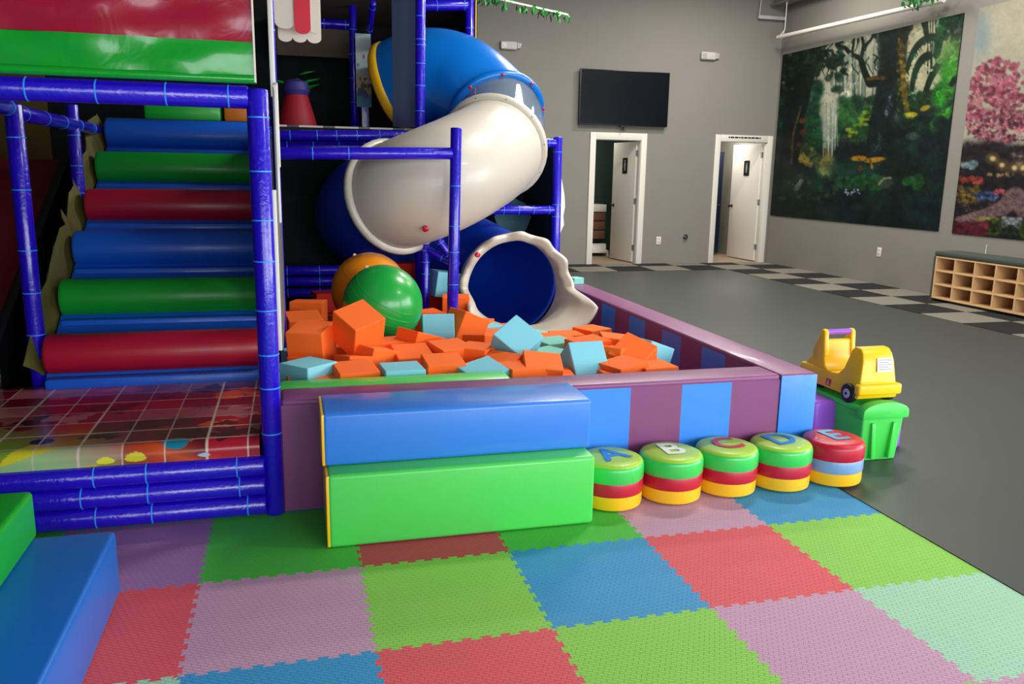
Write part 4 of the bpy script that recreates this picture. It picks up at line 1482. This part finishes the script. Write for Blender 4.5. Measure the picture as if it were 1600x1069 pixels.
def ring(name, i, m, r=TR, w_=0.035, out=0.045, shift=0.0, parent=sl):
    p = path[i]
    t = (path[min(i + 1, len(path) - 1)] - path[max(i - 1, 0)]).normalized()
    prof = [(r - 0.004, -w_), (r + out * 0.6, -w_), (r + out, -w_ * 0.5), (r + out, w_ * 0.5), (r + out * 0.6, w_), (r - 0.004, w_)]
    n = 40
    mb = MB()
    vs_ = [(a * math.cos(2 * PI * k / n), a * math.sin(2 * PI * k / n), z) for a, z in prof for k in range(n)]
    fs = []
    L = len(prof)
    for a in range(L):
        b = (a + 1) % L
        for k in range(n):
            j = (k + 1) % n
            fs.append((a * n + k, a * n + j, b * n + j, b * n + k))
    mb.add(vs_, fs)
    o = mb.build(name, m, parent, smooth=True, angle=0.9)
    o.matrix_local = Matrix.Translation(p + t * shift) @ t.to_track_quat('Z', 'Y').to_matrix().to_4x4()
    return o, t


b1 = seg_tube('blue_bend', 0, 3, m_sl_blue)
b2 = seg_tube('clear_section', 3, 4, m_clear, TR - 0.004)
b3 = seg_tube('cream_bend', 4, 7, m_sl_white, TR + 0.004)
b4 = seg_tube('shaded_blue_bend', 7, 13, m_sl_shade_blue)  # same blue as the top bend, drawn in its shaded tone
b3['label'] = 'cream plastic bend of the slide'
b2['label'] = 'clear window section of the slide'
fl, t3 = ring('flange', 3 * per, m_sl_blue)
ring('flange', 4 * per, m_sl_white)
ring('flange', 7 * per, m_sl_white)
ye, t0 = ring('entrance_ring', 0, m_yellowv, TR - 0.06, 0.06, 0.07)
lin_ = MB().tube(path[0] + t0 * 0.05, path[0] + t0 * 0.07, TR - 0.02, n=32)
lin_.build('entrance_curtain', mat('curtain_red', (170, 16, 50), 0.5), sl)


def caps_on(fo, r, n, a0, z, m, name='bolt_cap', size=0.016):
    for k in range(n):
        a = a0 + 2 * PI * k / n
        o = MB().lathe([(size, 0), (size, size * 0.6), (size * 0.5, size)], 10).build(name, m, fo, smooth=True)
        o.location = (r * math.cos(a), r * math.sin(a), z)


caps_on(fl, TR + 0.025, 9, 0.3, 0.033, m_redknob)
for i in (4 * per, 7 * per):
    t = (path[i + 1] - path[i - 1]).normalized()
    f_ = [o for o in sl.children if o.name.startswith('flange')][1 if i == 4 * per else 2]
    caps_on(f_, TR + 0.028, 11, 0.1, 0.03, m_steel, 'bolt', 0.007)
rk = MB().lathe([(0.024, 0), (0.024, 0.02), (0.012, 0.03)], 12).build('bolt_cap', m_redknob, sl, smooth=True)
rk.location = (1.36, 3.12, 1.135)
rk.rotation_euler = (PI / 2 + 0.5, 0, 0.1)

# cream exit mouth: trough that opens upward, with a scalloped lip
EC = Vector(ctrl[-1])
nphi, nt = 128, 14


def lip(phi):
    """forward reach of the mouth by angle (phi = 0 right, pi/2 top, -pi/2 bottom)"""
    s_ = math.sin(phi)
    c_ = math.cos(phi)
    e = 0.27 + 0.03 * math.sin(phi * 13 + 0.6) * max(0, min(1, s_ * 4)) - 0.04 * s_
    if s_ < 0.06:
        k = min(1, (0.06 - s_) / 0.2)
        k = k * k * (3 - 2 * k)
        e += 0.50 * k
    return e


mb = MB()
vs_ = []
for i in range(nphi):
    phi = 2 * PI * i / nphi
    L = lip(phi)
    for j in range(nt + 1):
        t = j / nt
        d = L * t
        r_ = 0.432 + 0.05 * (d / 0.8) ** 2 * (1 if math.sin(phi) < 0.3 else 0.4)
        roll_ = 0.0
        if j >= nt - 2:
            roll_ = (0.012, 0.034, 0.05)[j - (nt - 2)]
        dz = -0.02 * (d / 0.8)
        sq = 1 - 0.40 * min(1, d / 0.45) if math.sin(phi) < 0 else 1.0
        r_ += 0.009 * t * t * math.sin(phi * 13 + 0.6) * max(0, min(1, math.sin(phi) * 4))
        vs_.append((EC.x + (r_ + roll_) * math.cos(phi), EC.y - d, EC.z + dz + (r_ + roll_) * math.sin(phi) * sq))
fs = []
for i in range(nphi):
    i2 = (i + 1) % nphi
    for j in range(nt):
        fs.append((i * (nt + 1) + j, i2 * (nt + 1) + j, i2 * (nt + 1) + j + 1, i * (nt + 1) + j + 1))
mb.add(vs_, fs)
mo = mb.build('exit_mouth', m_sl_white, sl, smooth=True, angle=1.4)
so = mo.modifiers.new('wall', 'SOLIDIFY')
so.thickness = 0.045
so.offset = 0
so.use_rim = True
sm = mo.modifiers.new('round', 'SUBSURF')
sm.levels = 1
sm.render_levels = 1
rk = MB().lathe([(0.022, 0), (0.022, 0.02), (0.012, 0.03)], 12).build('bolt_cap', m_redknob, sl, smooth=True)
rk.location = (1.83, 3.42, 0.90)
rk.rotation_euler = (PI / 2, 0, 0)

# ------------------------------------------------------------------ exercise balls


def ball(name, label, c, r_, m):
    mb = MB()
    n, k = 40, 22
    vs_ = [(0, 0, -r_)]
    for j in range(1, k):
        a = -PI / 2 + PI * j / k
        rr = r_ * math.cos(a)
        # fine moulded ribs round the middle
        if 0.25 * r_ < abs(r_ * math.sin(a)):
            rr *= 1.0
        for i in range(n):
            t = 2 * PI * i / n
            vs_.append((rr * math.cos(t), rr * math.sin(t), r_ * math.sin(a)))
    vs_.append((0, 0, r_))
    fs = [(0, 1 + (i + 1) % n, 1 + i) for i in range(n)]
    for j in range(k - 2):
        for i in range(n):
            a = 1 + j * n
            fs.append((a + i, a + (i + 1) % n, a + n + (i + 1) % n, a + n + i))
    e = len(vs_) - 1
    b = 1 + (k - 2) * n
    fs += [(e, b + i, b + (i + 1) % n) for i in range(n)]
    mb.add(vs_, fs)
    t = thing(name, label, 'ball', c)
    mb.build('shell', m, t, smooth=True, angle=2)
    for z in (-0.05, 0.0, 0.05, 0.1, -0.1):
        rr = math.sqrt(r_ * r_ - z * z)
        MB().lathe([(rr - 0.0015, z - 0.004), (rr + 0.0012, z), (rr - 0.0015, z + 0.004)], 48).build('rib', m, t, smooth=True, angle=2)
    pl = MB().lathe([(0.012, -0.004), (0.012, 0.003), (0.006, 0.004)], 12).build('valve_plug', m_white, t)
    pl.location = (-r_ * 0.55, r_ * 0.6, r_ * 0.58)
    pl.rotation_euler = (0.6, -0.6, 0)
    t.rotation_euler = (0.5, 0.3, 0.4)
    return t


m_gball = mat('green_ball_rubber', (22, 160, 60), 0.3, ('noise', 8, 0.03), coat=0.2)
m_oball = mat('orange_ball_rubber', (236, 140, 10), 0.25, coat=0.3)
ball('exercise_ball', 'shiny green exercise ball lying on the foam cubes', (0.945, 2.25, 0.70), 0.258, m_gball)
ball('exercise_ball', 'orange exercise ball half hidden behind the green one', (0.92, 2.90, 0.70), 0.275, m_oball)

# ------------------------------------------------------------------ foam cubes in the pit
r5 = random.Random(21)
S_ = 0.2
cube_me = {}


def foam_mesh(dims, m):
    key = (dims, m.name)
    if key not in cube_me:
        mb = MB().box(-dims[0] / 2, dims[0] / 2, -dims[1] / 2, dims[1] / 2, -dims[2] / 2, dims[2] / 2)
        me_ = mb.mesh('foam_cube')
        bm_ = bmesh.new()
        bm_.from_mesh(me_)
        bmesh.ops.bevel(bm_, geom=list(bm_.edges), offset=0.004, segments=1, affect='EDGES')
        bm_.to_mesh(me_)
        bm_.free()
        me_.materials.append(m)
        cube_me[key] = me_
    return cube_me[key]


CUBE = (0.212, 0.212, 0.212)
FLAT = (0.22, 0.22, 0.13)
LBL = {'O': ('orange foam cube lying in the heap inside the pit', 'orange foam cubes'),
       'T': ('pale blue foam cube lying in the heap inside the pit', 'pale blue foam cubes'),
       'M': ('mint foam cube lying in the heap inside the pit', 'mint foam cubes'),
       'R': ('red foam cube at the back of the foam pit', 'red foam cubes')}
CM = {'O': m_orange, 'T': m_teal, 'M': m_mint, 'R': m_redf}


def cube(kind, x, y, z, rot=(0, 0, 0), dims=CUBE, label=None):
    o = link('foam_cube', foam_mesh(dims, CM[kind]))
    if len(rot) == 4:      # turned about its own axis first, then tipped
        o.rotation_mode = 'ZYX'
        rot = rot[:3]
    o.location = (x, y, z)
    o.rotation_euler = [math.radians(a) for a in rot]
    tag(o, label or LBL[kind][0], 'foam cube', LBL[kind][1])
    return o


# --- loose cubes begin
cube('O', 0.475, 1.642, 0.575, (10, 0, -22), CUBE, 'orange foam cube standing upright at the far left of the heap')
cube('O', 0.738, 1.620, 0.660, (26, -14, 30), CUBE, 'large tilted orange foam cube leaning against the green ball')
cube('O', 0.478, 2.469, 0.594, (-4, 0, -12), CUBE, 'orange foam cube on top of the heap at its left back')
cube('O', 0.439, 2.153, 0.554, (8, 0, 8), CUBE, 'orange foam cube behind the upright one near the front corner post')
cube('O', 0.449, 1.642, 0.414, (0, 4, -8), CUBE, 'orange foam cube between the upright one and the pale blue corner cube')
cube('T', 0.449, 1.251, 0.454, (0, 0, 42), CUBE, 'pale blue foam cube turned corner forward in the left front of the pit')
cube('O', 0.685, 1.182, 0.439, (6, 0, 9), CUBE, 'orange foam cube in the front row between two pale blue ones')
cube('T', 0.927, 1.158, 0.434, (0, 0, 4), CUBE, 'pale blue foam cube lying flat by the green ledge')
cube('O', 0.723, 1.449, 0.434, (-8, 6, 20), CUBE, 'orange foam cube between the front row and the large tilted cube')
cube('O', 0.818, 1.515, 0.464, (0, 14, 30), CUBE, 'orange foam cube just below the large tilted one')
cube('O', 1.029, 1.518, 0.444, (12, 0, 6), CUBE, 'orange foam cube below the green ball and behind the flat pale blue cube')
cube('O', 1.165, 1.256, 0.444, (6, 0, 2), CUBE, 'orange foam cube in the front row right of the flat pale blue one')
cube('O', 1.257, 1.545, 0.464, (6, 0, 18), CUBE, 'orange foam cube in front of the pale blue one below the post')
cube('O', 1.410, 1.511, 0.454, (0, 0, 52), CUBE, 'orange foam cube left of the pale blue one balanced on its corner')
cube('O', 1.100, 1.775, 0.494, (0, 18, 28), CUBE, 'orange foam cube with a sloping top just right of the green ball')
cube('T', 1.312, 2.310, 0.500, (-14, 0, -4), CUBE, 'pale blue foam cube below the middle blue post')
cube('O', 1.514, 2.371, 0.500, (0, 24, 20), CUBE, 'orange foam cube right of the pale blue one below the post')
cube('O', 0.925, 1.769, 0.454, (0, 0, 10), CUBE, 'orange foam cube at the foot of the green ball')
cube('O', 1.562, 1.953, 0.424, (-8, 8, 30), CUBE, 'orange foam cube just left of the balanced pale blue one by the slide lip')
cube('T', 1.632, 1.471, 0.560, (44, 0, 40, 1), CUBE, 'pale blue foam cube balanced on its corner in front of the slide exit')
cube('O', 1.497, 1.284, 0.424, (0, -18, 40), CUBE, 'orange foam cube under the pale blue one balanced on its corner')
cube('T', 1.364, 1.120, 0.424, (10, -10, 20), CUBE, 'pale blue foam cube half sunk behind the end of the green ledge')
cube('O', 1.576, 1.120, 0.424, (0, 0, 10), CUBE, 'orange foam cube lying right behind the blue padded block')
cube('O', 1.695, 1.158, 0.444, (14, 6, -10), CUBE, 'orange foam cube right of the balanced pale blue one near the front wall')
cube('M', 1.989, 1.831, 0.445, (0, 0, 15), FLAT, 'flat mint foam piece right of the balanced pale blue cube, farther of two')
cube('M', 1.857, 1.520, 0.445, (0, 0, 30), FLAT, 'flat mint foam piece right of the balanced pale blue cube, nearer of two')
cube('O', 2.067, 2.049, 0.425, (4, 0, 20), FLAT, 'flat orange foam piece lying under the lip of the slide exit')
cube('O', 2.128, 1.576, 0.454, (0, -4, 12), CUBE, 'orange foam cube behind the pale blue one by the front wall')
cube('T', 1.982, 1.260, 0.470, (-38, 0, 4), CUBE, 'pale blue foam cube against the front wall right of the heap')
cube('O', 2.228, 1.422, 0.434, (0, 10, 38), CUBE, 'orange foam cube left of the one tipped on edge')
cube('O', 2.391, 1.787, 0.424, (0, 6, -14), CUBE, 'orange foam cube nearest the right wall of the pit')
cube('O', 2.328, 1.357, 0.460, (20, -30, 30), CUBE, 'orange foam cube tipped on edge near the right front corner')
cube('T', 2.486, 1.506, 0.440, (0, 20, 20), CUBE, 'pale blue foam cube half buried near the right front corner')
cube('O', 2.172, 1.120, 0.414, (0, -6, 20), CUBE, 'orange foam cube lying below the one tipped on edge by the front wall')
cube('O', 2.352, 1.120, 0.394, (0, 0, 6), CUBE, 'orange foam cube in the right front corner of the pit')
cube('R', 0.642, 3.717, 0.474, (0, 0, 10), CUBE, 'red foam cube left of the orange ball')
cube('R', 1.481, 3.778, 0.454, (0, 0, 25), CUBE, 'red foam cube just right of the green ball')
cube('O', 1.616, 3.223, 0.494, (0, 0, -10), CUBE, 'orange foam cube behind the foot of the middle blue post')
cube('O', 1.367, 2.945, 0.414, (8, 0, 30), CUBE, 'orange foam cube right of the green ball behind the pale blue one')
cube('R', 1.368, 4.393, 0.634, (0, 0, 5), CUBE, 'red foam cube behind the green ball by the slide prop')
cube('T', 1.604, 3.668, 0.634, (0, 8, 10), CUBE, 'pale blue foam cube at the back beside the blue post')
cube('T', 1.731, 2.704, 0.354, (0, 0, 20), CUBE, 'pale blue foam cube tucked against the left foot of the slide exit')
cube('O', 1.691, 2.787, 0.374, (0, 0, 60), CUBE)
cube('O', 1.061, 2.472, 0.394, (0, 0, 15), CUBE)
cube('O', 0.663, 1.935, 0.414, (0, 0, 15), CUBE)
cube('O', 0.716, 2.813, 0.444, (0, 0, 35), CUBE)
cube('T', 0.430, 1.749, 0.414, (0, 0, 15), CUBE, 'pale blue foam cube at the far left edge beside the front corner post')
cube('O', 0.430, 1.319, 0.394, (0, 0, 8), CUBE)
cube('O', 2.127, 1.142, 0.374, (0, 0, 0), CUBE)
cube('O', 0.567, 1.134, 0.394, (0, 0, 12), CUBE)
cube('O', 1.034, 1.142, 0.384, (0, 0, -8), CUBE)
cube('O', 1.758, 1.120, 0.374, (0, 0, -8), CUBE)
cube('O', 2.009, 2.961, 0.294, (0, 0, 15), CUBE)
cube('M', 2.155, 2.724, 0.274, (0, 0, 35), CUBE, 'mint foam cube sunk below the slide lip')
cube('O', 2.327, 2.589, 0.294, (0, 0, 5), CUBE, 'orange foam cube right below the middle of the slide lip')
cube('O', 2.551, 2.652, 0.314, (0, 0, 25), CUBE, 'orange foam cube at the right edge of the slide lip')
cube('O', 1.727, 2.427, 0.354, (0, 0, 5), CUBE)
# --- loose cubes end
cube('M', 2.975, 4.28, 0.562, (0, 0, 20), (0.12, 0.12, 0.06), 'mint foam block lying on the far end of the right pit wall')


# ------------------------------------------------------------------ letter stools
R_ = 0.153


def zs(p):
    return [(r_, z * 1.1) for r_, z in p]


def stool(letter, x, y, lab, top, up_, mid, low, lcol, rz):
    t = thing('letter_stool', lab, 'stool', (x, y, 0), 0, 'round letter stools in a row')
    MB().lathe(zs([(R_ - 0.012, 0.0), (R_ - 0.003, 0.006), (R_, 0.018), (R_, 0.064)]), 40).build('lower_band', low, t, smooth=True)
    MB().lathe(zs([(R_ + 0.001, 0.064), (R_ + 0.0035, 0.07), (R_ + 0.0035, 0.116), (R_ + 0.001, 0.122)]), 40).build('middle_band', mid, t, smooth=True)
    MB().lathe(zs([(R_ + 0.001, 0.122), (R_ + 0.0045, 0.128), (R_ + 0.0045, 0.178), (R_ + 0.001, 0.190), (R_ - 0.004, 0.194)]), 40).build('upper_band', up_, t, smooth=True)
    tp = MB().lathe(zs([(R_ - 0.001, 0.190), (R_ - 0.006, 0.199), (R_ - 0.02, 0.205), (R_ - 0.06, 0.209), (0.02, 0.211)]), 40).build('top_pad', top, t, smooth=True)
    me_ = text_mesh(letter, 0.215, 0.0006, 0.004)
    o = link('letter', me_, lcol, tp)
    o.location = (0, 0, 0.2130 * 1.1)
    o.rotation_euler = (0, 0, rz)
    o['label'] = 'letter ' + letter
    return t


m_lb = mat('letter_blue', (24, 122, 214), 0.4)
m_lw = mat('letter_white', (232, 238, 226), 0.4)
m_lr = mat('letter_red', (196, 30, 60), 0.4)
m_lsb = mat('letter_steel_blue', (70, 160, 196), 0.4)
stool('A', 1.838, 0.425, 'round green topped stool with a blue letter A beside the green block', m_limev, m_sgreen, m_redv, m_yellowv, m_lb, math.radians(14))
stool('B', 2.158, 0.437, 'round green topped stool with a white letter B', m_limev, m_sgreen, m_redv, m_yellowv, m_lw, math.radians(-1))
stool('C', 2.475, 0.460, 'round green topped stool with a red letter C', m_limev, m_sgreen, m_redv, m_yellowv, m_lr, math.radians(7))
stool('D', 2.787, 0.463, 'round green topped stool with a blue letter D', m_limev, m_sgreen, m_redv, m_yellowv, m_lb, math.radians(9))
stool('E', 3.098, 0.463, 'round red topped stool with a blue letter E at the end of the row', m_redv, m_redv, m_sblue, m_yellowv, m_lsb, math.radians(6))

# ------------------------------------------------------------------ ride-on coaster: track and car
tr = thing('coaster_track', 'green and purple plastic coaster track standing beside the foam pit', 'toy track', (3.555, 0.65, FZ))
# green end box: tapered, with an arched rim on top
H_ = 0.285
sec = [(0.0, -0.118, 0.118), (H_, -0.142, 0.142)]
gb = MB()
ys = [0.0, 0.9]
gb.add([(-0.118, 0.02, 0), (0.118, 0.02, 0), (0.118, 0.62, 0), (-0.118, 0.62, 0), (-0.136, 0, H_), (0.136, 0, H_), (0.136, 0.66, H_), (-0.136, 0.66, H_)],
       [(0, 3, 2, 1), (4, 5, 6, 7), (0, 1, 5, 4), (1, 2, 6, 5), (2, 3, 7, 6), (3, 0, 4, 7)])
gb.build('box', m_gre_pl, tr, bevel=0.012, seg=3)
arch = [(-0.15, 0.255)] + [(0.15, 0.255)] + [(0.15 * math.cos(PI * k / 12), 0.295 + 0.055 * math.sin(PI * k / 12)) for k in range(13)]
MB().prism(arch, 'y', -0.018, 0.05).build('rim', m_gre_pl, tr, bevel=0.008)
deckp = [(0.03, 0.285), (0.03, 0.318), (0.7, 0.318), (0.95, 0.25), (1.25, 0.14), (1.25, 0.10), (0.95, 0.2), (0.7, 0.285)]
MB().prism(deckp, 'x', -0.14, 0.14).build('runway', m_gre_pl, tr, bevel=0.008)
for s in (-1, 1):
    rb = MB().prism([(s * 0.055 - 0.012, 0.02), (s * 0.055 + 0.012, 0.02), (s * 0.07 + 0.012, 0.23), (s * 0.07 - 0.012, 0.23)], 'y', -0.012, 0.03)
    rb.build('rib', m_gre_pl, tr, bevel=0.004)
# purple feet on both sides
for (x0, x1, y0, y1, z1) in ((-0.31, -0.115, 0.25, 0.75, 0.295), (0.12, 0.315, 0.17, 0.42, 0.17)):
    MB().prism([(x0, y0 + 0.06), (x0 + 0.05, y0), (x1, y0), (x1, y1), (x0, y1)] if x0 < 0 else [(x0, y0), (x1 - 0.05, y0), (x1, y0 + 0.05), (x1, y1), (x0, y1)], 'z', 0, z1).build('foot', m_pur_pl, tr, bevel=0.02, seg=3)

car = thing('ride_on_car', 'yellow plastic ride-on car with purple handle on top of the green track', 'toy car', (3.548, 0.72, 0.308))
# side profile (y forward is towards the viewer = negative y); local y: 0 front, 0.6 rear
prof = [(0.00, 0.03), (-0.012, 0.06), (-0.012, 0.115), (0.0, 0.125), (0.012, 0.24), (0.028, 0.285), (0.052, 0.31), (0.10, 0.314), (0.126, 0.29), (0.142, 0.235), (0.162, 0.175), (0.2, 0.135),
        (0.31, 0.125), (0.345, 0.15), (0.365, 0.20), (0.375, 0.30), (0.378, 0.335), (0.405, 0.335), (0.43, 0.295), (0.475, 0.215), (0.525, 0.15), (0.565, 0.125), (0.57, 0.095), (0.54, 0.08), (0.5, 0.04), (0.46, 0.03)]
n = len(prof)
hw = 0.125


def width(y, z):
    w_ = hw + 0.005 - (z - 0.03) * 0.13      # sides lean in evenly towards the top
    return w_


# body without the back-rest opening; the back-rest is hollowed between two side horns
lowp = prof[:13] + [(0.345, 0.13), (0.42, 0.13), (0.5, 0.13), (0.56, 0.125), (0.57, 0.095), (0.54, 0.08), (0.5, 0.04), (0.46, 0.03)]
mb = MB()
nl = len(lowp)
vs_ = []
for s in (-1, 1):
    vs_ += [(s * width(y, z), y, z) for y, z in lowp]
fs = [tuple(range(nl - 1, -1, -1)), tuple(range(nl, 2 * nl))] + [(i, (i + 1) % nl, nl + (i + 1) % nl, nl + i) for i in range(nl)]
mb.add(vs_, fs)
bodyo = mb.build('body', m_yel_pl, car, bevel=0.022, seg=3)
# curved back-rest
bk = MB()
bp_ = [(0.305, 0.125), (0.34, 0.148), (0.362, 0.20), (0.372, 0.30), (0.392, 0.30), (0.43, 0.25), (0.475, 0.19), (0.53, 0.125)]
nb = len(bp_)
vs_ = []
for s in (-1, 1):
    vs_ += [(s * (width(y, z) - 0.004), y, z) for y, z in bp_]
fs = [tuple(range(nb - 1, -1, -1)), tuple(range(nb, 2 * nb))] + [(i, (i + 1) % nb, nb + (i + 1) % nb, nb + i) for i in range(nb)]
bk.add(vs_, fs)
bk.build('backrest', m_yel_pl, car, bevel=0.012, seg=3)
for s in (-1, 1):
    hn = MB().prism([(0.352, 0.20), (0.366, 0.345), (0.38, 0.362), (0.402, 0.358), (0.425, 0.31), (0.48, 0.21), (0.42, 0.15)], 'x', s * 0.092 - 0.016, s * 0.092 + 0.016)
    hn.build('side_horn', m_yel_pl, car, bevel=0.01, seg=3)
MB().tube((-0.085, 0.385, 0.342), (0.085, 0.385, 0.342), 0.016, n=14).build('handle', m_pur_pl, car, smooth=True)
m_tyre = mat('black_tyre', (20, 20, 24), 0.5)
for s in (-1, 1):
    for y in (0.075, 0.41):
        wv = MB()
        wx = 0.142 if y < 0.2 else 0.095     # the rear pair sits under the body
        wv.tube((s * (wx - 0.034), y, 0.048), (s * wx, y, 0.048), 0.056, n=24)
        wo = wv.build('wheel', m_tyre, car, bevel=0.008, seg=2)
        MB().tube((s * wx, y, 0.048), (s * (wx + 0.004), y, 0.048), 0.027, n=18).build('hub_cap', m_grey_pl, wo)
        MB().tube((s * (wx + 0.004), y, 0.048), (s * (wx + 0.007), y, 0.048), 0.009, n=10).build('hub_nut', m_black, wo)
bump_ = MB().box(-0.142, 0.142, -0.03, 0.02, 0.055, 0.118)
bump_.build('bumper', m_yel_pl, car, bevel=0.014, seg=3)
stk = MB().add([(-0.015, -0.003, 0.185), (0.085, -0.003, 0.185), (0.085, 0.008, 0.262), (-0.015, 0.008, 0.262)], [(0, 1, 2, 3)])
so_ = stk.build('sticker', mat('sticker_white', (230, 228, 225), 0.4), car)
ln = MB()
for k in range(5):
    z = 0.196 + k * 0.013
    ln.add([(-0.008, -0.0035 + (z - 0.185) / 7.0, z), (0.078 - (k % 2) * 0.02, -0.0035 + (z - 0.185) / 7.0, z), (0.078 - (k % 2) * 0.02, -0.003 + (z - 0.185) / 7.0, z + 0.004), (-0.008, -0.003 + (z - 0.185) / 7.0, z + 0.004)], [(0, 1, 2, 3)])
ln.build('sticker_print', mat('sticker_grey', (130, 135, 140), 0.5), so_)
lg = box('emblem', -0.1295, -0.121, 0.245, 0.285, 0.045, 0.085, mat('emblem_red', (170, 26, 50), 0.4), car, 0.001)
q = MB().box(-0.1305, -0.1294, 0.252, 0.278, 0.052, 0.056)
q.box(-0.1305, -0.1294, 0.258, 0.272, 0.060, 0.064)
q.box(-0.1305, -0.1294, 0.262, 0.268, 0.066, 0.078)
q.build('emblem_mark', m_white, lg)
